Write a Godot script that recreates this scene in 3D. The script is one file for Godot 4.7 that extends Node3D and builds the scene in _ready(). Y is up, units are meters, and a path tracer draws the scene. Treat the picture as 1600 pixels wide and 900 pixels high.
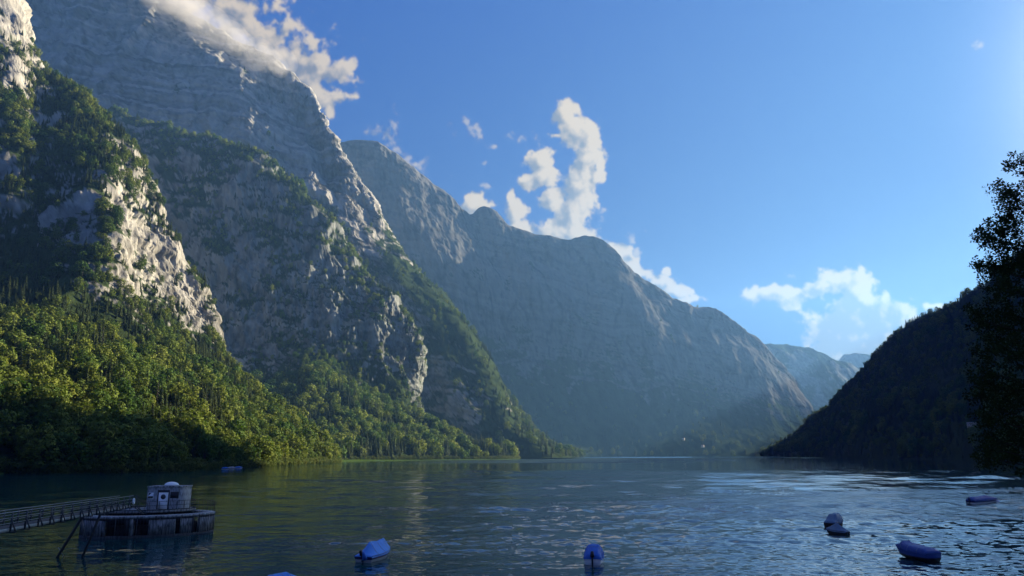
extends Node3D
# A mountain lake in late light: bare limestone walls and forest on the left, a dark wooded hill on the right,
# an old intake tower with its footbridge, and small covered boats.

const EYE := Vector3(0.0, 9.5, 0.0)
const FOCAL := 1164.0              # photograph pixels (1600 x 900)
const SUN_AZIMUTH := 56.0          # degrees to the right of the view
const SUN_HEIGHT := 19.0
var pitch := atan(261.0 / FOCAL)
var rng := RandomNumberGenerator.new()
var names := {}
var mats := {}
var grounds := {}
var forest := {}                   # kind -> Array of [Transform3D, Color]
var near_trees: Array = []         # [size in the picture, kind, Transform3D, Color, px, distance]

# ---------------------------------------------------------------- helpers
func ray(px: float, py: float) -> Vector3:
	var x := (px - 800.0) / FOCAL
	var y := (450.0 - py) / FOCAL
	return Vector3(x, sin(pitch) + y * cos(pitch), -(cos(pitch) - y * sin(pitch)))

func at(px: float, py: float, depth: float) -> Vector3:     # a direction and a distance give a place
	var r := ray(px, py)
	return EYE + r * (depth / -r.z)

func on_water(px: float, py: float) -> Vector3:
	var r := ray(px, py)
	return EYE + r * (-EYE.y / r.y)

func seen_at(p: Vector3) -> Vector2:
	var v := p - EYE
	var d := -v.z * cos(pitch) + v.y * sin(pitch)
	if d < 1.0:
		return Vector2(-9999, -9999)
	return Vector2(800.0 + FOCAL * v.x / d, 450.0 - FOCAL * (v.y * cos(pitch) + v.z * sin(pitch)) / d)

func q(px: float, py: float, depth: float, green: float) -> Vector4:
	var p := at(px, py, depth)
	return Vector4(p.x, maxf(p.y, -2.0), p.z, green)

func numbered(called: String) -> String:
	var n: int = names.get(called, 0)
	names[called] = n + 1
	return called if n == 0 else "%s_%03d" % [called, n]

func tag(o: Node, label: String, category: String, group := "", kind := "") -> void:
	o.set_meta("label", label)
	if category: o.set_meta("category", category)
	if group: o.set_meta("group", group)
	if kind: o.set_meta("kind", kind)

func thing(called: String, label: String, category: String, where := Vector3.ZERO, turn := 0.0, group := "") -> Node3D:
	var o := Node3D.new()
	o.name = numbered(called)
	add_child(o)
	o.position = where
	o.rotation.y = turn
	tag(o, label, category, group)
	return o

func part(called: String, mesh: Mesh, mat: Material, parent: Node, where := Transform3D()) -> MeshInstance3D:
	var o := MeshInstance3D.new()
	o.name = called if parent != self else numbered(called)
	o.mesh = mesh
	o.material_override = mat
	o.transform = where
	parent.add_child(o, true)
	return o

func paint(color: Color, rough := 0.7, metal := 0.0) -> StandardMaterial3D:    # color: linear
	var m := StandardMaterial3D.new()
	m.albedo_color = color.linear_to_srgb()
	m.roughness = rough
	m.metallic = metal
	return m

func noise(kind: int, freq: float, oct: int, sd: int, ridged := false) -> FastNoiseLite:
	var n := FastNoiseLite.new()
	n.noise_type = kind
	n.frequency = freq
	n.seed = sd
	n.fractal_type = FastNoiseLite.FRACTAL_RIDGED if ridged else FastNoiseLite.FRACTAL_FBM
	n.fractal_octaves = oct
	return n

func quad(st: SurfaceTool, a: Vector3, b: Vector3, c: Vector3, d: Vector3) -> void:   # a b c d clockwise seen from outside
	for p in [a, b, c, a, c, d]:
		st.add_vertex(p)

func box(st: SurfaceTool, size: Vector3, t := Transform3D()) -> void:      # chamfered on its upright edges
	var h := size * 0.5
	var c := minf(minf(h.x, h.z) * 0.18, 0.03)
	var ring := [Vector2(-h.x + c, h.z), Vector2(h.x - c, h.z), Vector2(h.x, h.z - c), Vector2(h.x, -h.z + c), Vector2(h.x - c, -h.z), Vector2(-h.x + c, -h.z), Vector2(-h.x, -h.z + c), Vector2(-h.x, h.z - c)]
	for i in 8:
		var p: Vector2 = ring[i]
		var r: Vector2 = ring[(i + 1) % 8]
		quad(st, t * Vector3(p.x, h.y, p.y), t * Vector3(r.x, h.y, r.y), t * Vector3(r.x, -h.y, r.y), t * Vector3(p.x, -h.y, p.y))
	for s in [1.0, -1.0]:
		for i in range(1, 7):
			var a: Vector2 = ring[0]
			var b: Vector2 = ring[i]
			var d: Vector2 = ring[i + 1]
			var tri := [Vector3(a.x, s * h.y, a.y), Vector3(d.x, s * h.y, d.y), Vector3(b.x, s * h.y, b.y)]
			if s < 0: tri.reverse()
			for p in tri: st.add_vertex(t * p)

func tube(st: SurfaceTool, a: Vector3, b: Vector3, ra: float, rb: float, sides := 6) -> void:
	var up := (b - a).normalized()
	var x := up.cross(Vector3.FORWARD if absf(up.z) < 0.9 else Vector3.RIGHT).normalized()
	var y := up.cross(x)
	for i in sides:
		var f := TAU * i / sides
		var g := TAU * (i + 1) / sides
		var u := x * cos(f) + y * sin(f)
		var v := x * cos(g) + y * sin(g)
		quad(st, b + u * rb, b + v * rb, a + v * ra, a + u * ra)
		for p in [b, b + v * rb, b + u * rb, a, a + u * ra, a + v * ra]: st.add_vertex(p)

func begin() -> SurfaceTool:
	var st := SurfaceTool.new()
	st.begin(Mesh.PRIMITIVE_TRIANGLES)
	return st

func done(st: SurfaceTool, smooth := false) -> ArrayMesh:
	if smooth:
		st.index()
	st.generate_normals()
	return st.commit()

func box_mesh(size: Vector3) -> ArrayMesh:
	var st := begin()
	box(st, size)
	return done(st)

func bar(a: Vector3, b: Vector3, r: float, sides := 6) -> ArrayMesh:
	var st := begin()
	tube(st, a, b, r, r, sides)
	return done(st)

# ---------------------------------------------------------------- the place
func _ready() -> void:
	rng.seed = 7
	make_camera()
	make_sky()
	make_materials()
	make_mountains()
	make_lake()
	make_forest()
	make_tower()
	make_bridge()
	make_boats()
	make_houses()
	make_shores()
	make_cloud()
	make_right_tree()

func make_camera() -> void:
	var cam := Camera3D.new()
	cam.name = "camera"
	add_child(cam)
	cam.position = EYE
	cam.rotation.x = pitch
	cam.fov = rad_to_deg(2.0 * atan(450.0 / FOCAL))
	cam.near = 0.2
	cam.far = 30000.0
	cam.current = true

func sun_towards() -> Vector3:
	var a := deg_to_rad(SUN_AZIMUTH)
	var e := deg_to_rad(SUN_HEIGHT)
	return Vector3(sin(a) * cos(e), sin(e), -cos(a) * cos(e))

func make_sky() -> void:
	var sun := DirectionalLight3D.new()
	sun.name = "sun"
	add_child(sun)
	sun.light_color = Color(1.0, 0.92, 0.77)
	sun.light_energy = 1.6
	sun.light_angular_distance = 0.5
	sun.shadow_enabled = true
	sun.look_at_from_position(sun_towards(), Vector3.ZERO)
	var env := Environment.new()
	env.tonemap_mode = Environment.TONE_MAPPER_LINEAR
	env.tonemap_exposure = 4.35
	env.background_mode = Environment.BG_SKY
	env.sdfgi_enabled = true
	env.ssao_enabled = true
	env.ssil_enabled = true
	env.volumetric_fog_enabled = true
	env.volumetric_fog_density = 0.000066
	env.volumetric_fog_albedo = Color(0.46, 0.68, 0.95)
	env.volumetric_fog_anisotropy = 0.4
	var mat := PanoramaSkyMaterial.new()
	mat.panorama = ImageTexture.create_from_image(sky_picture())
	env.sky = Sky.new()
	env.sky.sky_material = mat
	var w := WorldEnvironment.new()
	w.name = "daylight"
	w.environment = env
	add_child(w)

func sky_color(d: Vector3, s: Vector3) -> Color:
	var up := clampf(d.y, 0.0, 1.0)
	var c := Vector3(0.0055, 0.0252, 0.067).lerp(Vector3(0.0010, 0.0160, 0.0960), clampf(pow(up, 0.62) * 1.25, 0.0, 1.0))
	var k := maxf(d.dot(s), 0.0)
	c += Vector3(0.006, 0.011, 0.014) * pow(k, 12.0)           # paler towards the sun
	c += Vector3(3.6, 3.4, 3.0) * pow(k, 80.0)              # the bright air round it
	return Color(c.x, c.y, c.z)

# clouds: centre and half-axes of each puff, as directions given on the view's tangent plane (photograph pixels)
var puffs := [
	# the long cloud over the summit
	[300, -10, 90, 45, 0], [370, 20, 70, 55, 0], [430, 70, 60, 55, 0], [480, 95, 55, 48, 0], [525, 110, 34, 30, 0], [500, 150, 34, 26, 0], [545, 150, 22, 14, 0], [250, -60, 120, 60, 0], [400, -40, 40, 70, 0], [515, 168, 14, 14, 0], [395, 105, 40, 40, 0],
	# the tall white cloud
	[885, 175, 22, 20, 1], [905, 205, 30, 34, 1], [915, 245, 26, 34, 1], [905, 290, 30, 44, 1], [895, 335, 36, 48, 1], [885, 365, 44, 34, 1], [840, 250, 26, 22, 1], [850, 275, 26, 22, 1], [830, 285, 18, 16, 1], [865, 310, 28, 24, 1], [925, 220, 14, 14, 1], [938, 265, 10, 24, 1], [868, 212, 12, 5, 1],
	[805, 335, 20, 26, 1], [815, 355, 22, 20, 1], [748, 315, 24, 13, 1], [735, 320, 16, 14, 1], [800, 312, 8, 16, 1],
	# scraps
	[735, 205, 20, 12, 2], [729, 190, 8, 12, 2], [600, 208, 20, 15, 2], [618, 200, 10, 22, 2], [788, 214, 14, 8, 2], [758, 260, 8, 6, 2], [772, 226, 6, 5, 2], [754, 290, 9, 5, 2], [706, 277, 6, 6, 2], [822, 218, 14, 10, 2], [640, 255, 24, 7, 2], [985, 370, 24, 12, 2], [995, 395, 7, 6, 2], [1533, 70, 14, 8, 2], [615, 230, 14, 16, 2], [848, 345, 8, 7, 2], [944, 330, 6, 6, 2], [660, 265, 18, 8, 2],
	# behind the far ridge
	[965, 395, 20, 18, 1], [985, 415, 20, 16, 1], [1005, 428, 18, 12, 1], [1030, 440, 24, 12, 1], [1055, 455, 26, 12, 1], [1075, 470, 22, 8, 1], [1040, 424, 8, 7, 1],
	# the cloud over the end of the valley
	[1175, 462, 17, 13, 1], [1200, 455, 26, 14, 1], [1230, 462, 34, 18, 1], [1255, 455, 28, 14, 1], [1285, 447, 26, 10, 1], [1238, 430, 22, 10, 2], [1320, 440, 36, 26, 1], [1340, 455, 34, 34, 1], [1330, 500, 62, 36, 3], [1305, 525, 46, 34, 3], [1380, 495, 46, 34, 3], [1350, 535, 70, 30, 3], [1400, 490, 30, 24, 1], [1290, 545, 26, 16, 3], [1340, 560, 60, 20, 3], [1470, 480, 22, 6, 1],
]

func cloud_field(x: float, y: float, list: Array, n: FastNoiseLite) -> float:
	var best := -3.0
	for p in list:
		var dx: float = (x - p[0]) / p[2]
		var dy: float = (y - p[1]) / p[3]
		var v := 1.0 - sqrt(dx * dx + dy * dy)
		if v > best: best = v
	return best

func sky_picture() -> Image:
	var s := sun_towards()
	var small := Image.create(1024, 512, false, Image.FORMAT_RGBF)
	var high := noise(FastNoiseLite.TYPE_SIMPLEX_SMOOTH, 2.2, 5, 15)
	for j in 512:
		var e := (0.5 - (j + 0.5) / 512.0) * PI
		for i in 1024:
			var a := (i + 0.5) / 1024.0 * TAU
			var d := Vector3(sin(a) * cos(e), sin(e), -cos(a) * cos(e))
			var c := sky_color(d, s)
			var away := smoothstep(0.70, 0.82, absf(wrapf(a, -PI, PI))) if e < 0.68 else 1.0
			if away > 0.0 and e > 0.02:                      # broken cloud added round the unseen sky, a paler fill for the near shade
				var flat := Vector2(d.x, d.z) / (d.y + 0.35)
				var f := high.get_noise_2d(flat.x * 0.8, flat.y * 0.8)
				c = c.lerp(Color(0.17, 0.155, 0.13), away * smoothstep(0.2, 0.45, f))
			small.set_pixel(i, j, c)
	small.resize(4096, 2048, Image.INTERPOLATE_BILINEAR)
	var n := noise(FastNoiseLite.TYPE_SIMPLEX_SMOOTH, 1.0 / 46.0, 6, 11)
	n.fractal_gain = 0.62
	var warp := noise(FastNoiseLite.TYPE_SIMPLEX_SMOOTH, 1.0 / 30.0, 3, 5)
	var cells := {}
	for p in puffs:                                    # which puffs can touch which 40-unit cell
		for cx in range(floori((p[0] - p[2] * 1.8 - 12) / 40.0), floori((p[0] + p[2] * 1.8 + 12) / 40.0) + 1):
			for cy in range(floori((p[1] - p[3] * 1.8 - 12) / 40.0), floori((p[1] + p[3] * 1.8 + 12) / 40.0) + 1):
				var key := Vector2i(cx, cy)
				if not cells.has(key): cells[key] = []
				cells[key].append(p)
	var cp := cos(pitch)
	var sp := sin(pitch)
	for j in range(520, 1024):
		var e := (0.5 - (j + 0.5) / 2048.0) * PI
		for i in range(-440, 440):
			var a := (i + 0.5) / 4096.0 * TAU
			var d := Vector3(sin(a) * cos(e), sin(e), -cos(a) * cos(e))
			var depth := -d.z * cp + d.y * sp
			var x := 800.0 + FOCAL * d.x / depth
			var y := 450.0 - FOCAL * (d.y * cp + d.z * sp) / depth
			var key := Vector2i(floori(x / 40.0), floori(y / 40.0))
			if not cells.has(key): continue
			var list: Array = cells[key]
			var wx := x + 6.0 * warp.get_noise_2d(x, y)
			var wy := y + 6.0 * warp.get_noise_2d(x + 300.0, y + 90.0)
			var wisp := 0.0
			var dark := 0.0
			var best := -3.0
			for p in list:
				var dx: float = (wx - p[0]) / p[2]
				var dy: float = (wy - p[1]) / p[3]
				var v := 1.0 - sqrt(dx * dx + dy * dy)
				if p[4] == 3: dark = maxf(dark, smoothstep(0.0, 0.5, v))
				if v > best:
					best = v
					wisp = 1.0 if p[4] == 2 else (0.35 if p[4] == 0 else 0.0)
			var nv := n.get_noise_2d(x, y)
			var f := best * (1.15 - 0.6 * wisp) + nv * (1.0 + 0.5 * wisp) + 0.07 - wisp * 0.2
			var alpha := smoothstep(-0.04, 0.33 + wisp * 0.45, f) * (1.0 - 0.35 * wisp)
			if alpha <= 0.002: continue
			var off := -3.0                                # how much cloud lies towards the sun
			for p in list:
				var dx: float = (wx + 13.0 - p[0]) / p[2]
				var dy: float = (wy - 10.0 - p[1]) / p[3]
				off = maxf(off, 1.0 - sqrt(dx * dx + dy * dy))
			var fo := off * 1.15 + n.get_noise_2d(x + 13.0, y - 10.0) + 0.07
			var lit := clampf(0.60 + (f - maxf(fo, 0.0)) * 1.2 - dark * 0.75 * smoothstep(0.02, 0.4, f) - 0.16 * smoothstep(0.4, 1.1, f), 0.0, 1.0)
			var c := Color(0.056, 0.051, 0.050).lerp(Color(0.190, 0.150, 0.096), lit)
			var w := (i + 4096) % 4096
			small.set_pixel(w, j, small.get_pixel(w, j).lerp(c, alpha))
	return small

func make_materials() -> void:
	var rock_bump := NoiseTexture2D.new()
	rock_bump.width = 1024
	rock_bump.height = 1024
	rock_bump.seamless = true
	var rn := FastNoiseLite.new()
	rn.noise_type = FastNoiseLite.TYPE_CELLULAR
	rn.frequency = 0.011
	rn.seed = 21
	rn.cellular_return_type = FastNoiseLite.RETURN_CELL_VALUE
	rn.fractal_type = FastNoiseLite.FRACTAL_FBM
	rn.fractal_octaves = 4
	rn.fractal_gain = 0.55
	rn.domain_warp_enabled = true
	rn.domain_warp_amplitude = 25.0
	rn.domain_warp_frequency = 0.01
	rock_bump.noise = rn
	var m := StandardMaterial3D.new()
	m.resource_name = "mountain"
	m.vertex_color_use_as_albedo = true
	m.roughness = 0.95
	m.specular_mode = BaseMaterial3D.SPECULAR_DISABLED
	m.uv1_triplanar = true
	m.uv1_world_triplanar = true
	m.uv1_scale = Vector3(0.006, 0.0036, 0.006)
	m.heightmap_enabled = true
	m.heightmap_texture = rock_bump
	m.heightmap_scale = 260.0
	mats.mountain = m
	var leaf := StandardMaterial3D.new()
	leaf.resource_name = "leaves"
	leaf.vertex_color_use_as_albedo = true
	leaf.roughness = 0.85
	leaf.metallic_specular = 0.25
	leaf.backlight_enabled = true
	leaf.backlight = Color(0.7, 0.75, 0.5)
	mats.leaf = leaf
	var bark := StandardMaterial3D.new()
	bark.resource_name = "bark"
	bark.albedo_color = Color(0.028, 0.024, 0.020).linear_to_srgb()
	bark.roughness = 0.95
	mats.bark = bark
	# concrete with streaks
	var cn := NoiseTexture2D.new()
	cn.width = 512
	cn.height = 512
	cn.seamless = true
	cn.noise = noise(FastNoiseLite.TYPE_SIMPLEX_SMOOTH, 0.012, 5, 31)
	var ramp := Gradient.new()
	ramp.offsets = PackedFloat32Array([0.2, 0.5, 0.8])
	ramp.colors = PackedColorArray([Color(0.38, 0.38, 0.37), Color(0.8, 0.8, 0.79), Color(1, 1, 1)])
	cn.color_ramp = ramp
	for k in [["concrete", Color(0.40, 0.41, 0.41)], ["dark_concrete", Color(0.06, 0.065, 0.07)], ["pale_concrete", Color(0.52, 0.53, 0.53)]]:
		var c := StandardMaterial3D.new()
		c.resource_name = k[0]
		c.albedo_color = k[1].linear_to_srgb()
		c.albedo_texture = cn
		c.roughness = 0.9
		c.uv1_triplanar = true
		c.uv1_world_triplanar = true
		c.uv1_scale = Vector3(0.55, 0.13, 0.55)
		mats[k[0]] = c
	var clean := NoiseTexture2D.new()
	clean.width = 512
	clean.height = 512
	clean.seamless = true
	clean.noise = noise(FastNoiseLite.TYPE_SIMPLEX_SMOOTH, 0.02, 5, 33)
	var soft_ramp := Gradient.new()
	soft_ramp.offsets = PackedFloat32Array([0.15, 0.45, 0.7])
	soft_ramp.colors = PackedColorArray([Color(0.6, 0.6, 0.59), Color(0.88, 0.88, 0.87), Color(1, 1, 1)])
	clean.color_ramp = soft_ramp
	mats.hut = mats.concrete.duplicate()
	mats.hut.albedo_color = Color(0.46, 0.47, 0.47).linear_to_srgb()
	mats.hut.albedo_texture = clean
	mats.steel = paint(Color(0.05, 0.055, 0.06), 0.6, 0.3)
	mats.galvanised = paint(Color(0.30, 0.32, 0.33), 0.45, 0.6)
	mats.white = paint(Color(0.84, 0.84, 0.82), 0.5)
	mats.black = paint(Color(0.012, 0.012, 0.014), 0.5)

# ---------------------------------------------------------------- mountains
func spline(a: Vector4, b: Vector4, c: Vector4, d: Vector4, t: float) -> Vector4:
	return 0.5 * (2.0 * b + (c - a) * t + (2.0 * a - 5.0 * b + 4.0 * c - d) * (t * t) + (3.0 * b - a - 3.0 * c + d) * (t * t * t))

func normals_of(p: PackedVector3Array, nu: int, nv: int) -> PackedVector3Array:
	var n := PackedVector3Array()
	n.resize(p.size())
	for i in nu:
		var l := maxi(i - 1, 0) * nv
		var r := mini(i + 1, nu - 1) * nv
		var c := i * nv
		for j in nv:
			var du := p[r + j] - p[l + j]
			var dv := p[c + mini(j + 1, nv - 1)] - p[c + maxi(j - 1, 0)]
			n[c + j] = du.cross(dv).normalized()
	return n

# columns: from left to right, each a list of places from the shore to the crest; a far side is added behind the crest
func massif(called: String, label: String, category: String, columns: Array, nu: int, nv: int, o: Dictionary) -> Dictionary:
	var back: Vector3 = o.get("back", Vector3(0, -0.4, -500))
	var net: Array = []
	for col in columns:
		var full: Array = col.duplicate()
		var top: Vector4 = col[-1]
		full.append(Vector4(top.x + back.x * 0.25, top.y * (1.0 + back.y * 0.3), top.z + back.z * 0.25, top.w))
		full.append(Vector4(top.x + back.x, top.y * (1.0 + back.y), top.z + back.z, top.w))
		net.append(full)
	var rows: int = net[0].size()
	var share := 0.10                      # of the rows of vertices go to the far side
	var front := rows - 3
	var p := PackedVector3Array()
	var green := PackedFloat32Array()
	var rise := PackedFloat32Array()
	p.resize(nu * nv)
	green.resize(nu * nv)
	rise.resize(nu * nv)
	for i in nu:
		var u := float(i) / (nu - 1) * (net.size() - 1)
		var k := mini(int(u), net.size() - 2)
		var t := u - k
		var line: Array = []
		for r in rows:
			line.append(spline(net[maxi(k - 1, 0)][r], net[k][r], net[k + 1][r], net[mini(k + 2, net.size() - 1)][r], t))
		for j in nv:
			var f := float(j) / (nv - 1)
			var v := f / (1.0 - share) * front if f < 1.0 - share else front + (f - 1.0 + share) / share * 2.0
			var m := clampi(int(v), 0, rows - 2)
			var x: Vector4 = spline(line[maxi(m - 1, 0)], line[m], line[m + 1], line[mini(m + 2, rows - 1)], v - m)
			p[i * nv + j] = Vector3(x.x, x.y, x.z)
			green[i * nv + j] = x.w
			rise[i * nv + j] = minf(v / front, 1.0)
	var n := normals_of(p, nu, nv)
	var s: float = o.get("size", 1.0)
	var rib := noise(FastNoiseLite.TYPE_SIMPLEX_SMOOTH, 1.0 / 260.0, 5, o.seed, true)
	var mid := noise(FastNoiseLite.TYPE_SIMPLEX_SMOOTH, 1.0 / 75.0, 5, o.seed + 1)
	var big := noise(FastNoiseLite.TYPE_SIMPLEX_SMOOTH, 1.0 / 420.0, 3, o.seed + 2)
	var fine := noise(FastNoiseLite.TYPE_SIMPLEX_SMOOTH, 1.0 / 30.0, 4, o.seed + 3, true)
	var a_rib: float = o.get("rib", 35.0)
	var a_mid: float = o.get("mid", 14.0)
	var crack := noise(FastNoiseLite.TYPE_SIMPLEX_SMOOTH, 1.0 / 70.0, 4, o.seed + 8, true)
	var a_str: float = o.get("strata", 9.0)
	var bed: float = o.get("bed", 46.0)
	var dip: Vector2 = o.get("dip", Vector2(0.1, 0.05))
	var block := FastNoiseLite.new()
	block.noise_type = FastNoiseLite.TYPE_CELLULAR
	block.frequency = 1.0 / 34.0
	block.seed = o.seed + 9
	block.cellular_return_type = FastNoiseLite.RETURN_CELL_VALUE
	block.fractal_type = FastNoiseLite.FRACTAL_FBM
	block.fractal_octaves = 3
	block.domain_warp_enabled = true
	block.domain_warp_amplitude = 14.0
	block.domain_warp_frequency = 0.02
	var a_blk: float = o.get("block", 7.0)
	var band_tone: float = o.get("bands", 0.36)
	var band := PackedFloat32Array()
	band.resize(nu * nv)
	for k in nu * nv:
		var b := p[k]
		var w := smoothstep(0.0, 0.14, rise[k])
		var bx := b.x / s
		var by := b.y / s
		var bz := b.z / s
		var cliff := smoothstep(0.75, 0.35, absf(n[k].y)) * (1.0 - 0.75 * smoothstep(0.5, 0.9, green[k]))
		var r := rib.get_noise_3d(bx, by * 0.28, bz)
		var g := mid.get_noise_3d(bx, by * 0.6, bz)
		var warp := big.get_noise_3d(bx, by, bz) * 60.0
		var level := (by + bx * dip.x + bz * dip.y + warp + g * 8.0) / bed
		var f := level - floorf(level)
		var step := (smoothstep(0.0, 0.12, f) * (1.0 - f) - 0.45) + 0.45 * (absf(fposmod(level * 3.3, 1.0) - 0.5) - 0.25)
		band[k] = level
		var soft := 1.0 - 0.72 * green[k]
		var blk := block.get_noise_3d(bx, by * 0.45, bz)
		var d := w * s * (a_rib * r * (0.35 + 0.65 * soft) + a_mid * g * soft + cliff * a_str * step + cliff * a_blk * blk * soft + cliff * 0.42 * a_mid * fine.get_noise_3d(bx, by * 0.4, bz) * soft)
		p[k] = b + n[k] * d + Vector3(0, w * s * 3.0 * g, 0)
	var n2 := normals_of(p, nu, nv)
	var color := PackedColorArray()
	color.resize(nu * nv)
	var rock_a: Color = o.get("rock_a", Color(0.06, 0.066, 0.066))
	var rock_b: Color = o.get("rock_b", Color(0.25, 0.27, 0.265))
	var grass: Color = o.get("grass", Color(0.024, 0.036, 0.015))
	var patch := noise(FastNoiseLite.TYPE_SIMPLEX_SMOOTH, 1.0 / 110.0, 5, o.seed + 5)
	patch.fractal_gain = 0.6
	var streak := noise(FastNoiseLite.TYPE_SIMPLEX_SMOOTH, 1.0 / 30.0, 3, o.seed + 6)
	for k in nu * nv:
		var b := p[k] / s
		var pn := patch.get_noise_3d(b.x, b.y * 0.75, b.z)
		var sn := streak.get_noise_3d(b.x, b.y * 0.14, b.z)
		var want := green[k] * 1.25 - 0.25 + pn * 0.85 + (n2[k].y - 0.42) * 1.1 * smoothstep(0.02, 0.3, green[k])
		var sf := fine.get_noise_3d(b.x * 1.6, b.y * 0.2, b.z * 1.6)
		var veg := smoothstep(0.34, 0.46, want + sf * 0.22)
		green[k] = veg
		var bed_tone := fposmod(sin(floorf(band[k]) * 12.9898) * 43758.5453, 1.0)
		var thin := fposmod(sin(floorf(band[k] * 4.1) * 78.233) * 9631.37, 1.0)
		var tone := clampf(0.42 + 0.5 * sn + 0.4 * sf + 0.32 * (bed_tone - 0.5) + band_tone * (thin - 0.5) * clampf(0.7 + 1.2 * big.get_noise_3d(b.x * 2.2, b.y * 2.2, b.z * 2.2), 0.1, 1.3) + 0.45 * pn, 0.0, 1.0)
		var ck := crack.get_noise_3d(b.x, b.y * 0.35 + b.x * 0.2, b.z)
		var rc := rock_a.lerp(rock_b, tone) * (1.0 - 0.55 * smoothstep(0.45, 0.85, ck))
		var gc := grass * (0.8 + 0.7 * clampf(0.5 + sn, 0.0, 1.0))
		color[k] = rc.lerp(gc, veg)
	var index := PackedInt32Array()
	index.resize((nu - 1) * (nv - 1) * 6)
	var at_i := 0
	for i in nu - 1:
		for j in nv - 1:
			var a := i * nv + j
			var b := a + nv
			index[at_i] = a
			index[at_i + 1] = a + 1
			index[at_i + 2] = b
			index[at_i + 3] = b
			index[at_i + 4] = a + 1
			index[at_i + 5] = b + 1
			at_i += 6
	var arrays := []
	arrays.resize(Mesh.ARRAY_MAX)
	arrays[Mesh.ARRAY_VERTEX] = p
	arrays[Mesh.ARRAY_NORMAL] = n2
	arrays[Mesh.ARRAY_COLOR] = color
	arrays[Mesh.ARRAY_INDEX] = index
	var mesh := ArrayMesh.new()
	mesh.add_surface_from_arrays(Mesh.PRIMITIVE_TRIANGLES, arrays)
	var m := part(called, mesh, mats.mountain, self)
	tag(m, label, category, "", "structure")
	return {"p": p, "n": n2, "green": green, "rise": rise, "nu": nu, "nv": nv}

# a wall between a shore line and a crest line, sagging or bulging between them
func wall(base: Array, crest: Array, greens: Array, bulge: Array) -> Array:
	var out: Array = []
	for i in base.size():
		var a := at(base[i][0], base[i][1], base[i][2])
		var b := at(crest[i][0], crest[i][1], crest[i][2])
		var col: Array = []
		for k in bulge.size():
			var f: float = bulge[k][0]
			var p := a.lerp(b, f)
			p.y = lerpf(a.y, b.y, bulge[k][1])
			col.append(Vector4(p.x, p.y, p.z, greens[k]))
		out.append(col)
	return out

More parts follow.
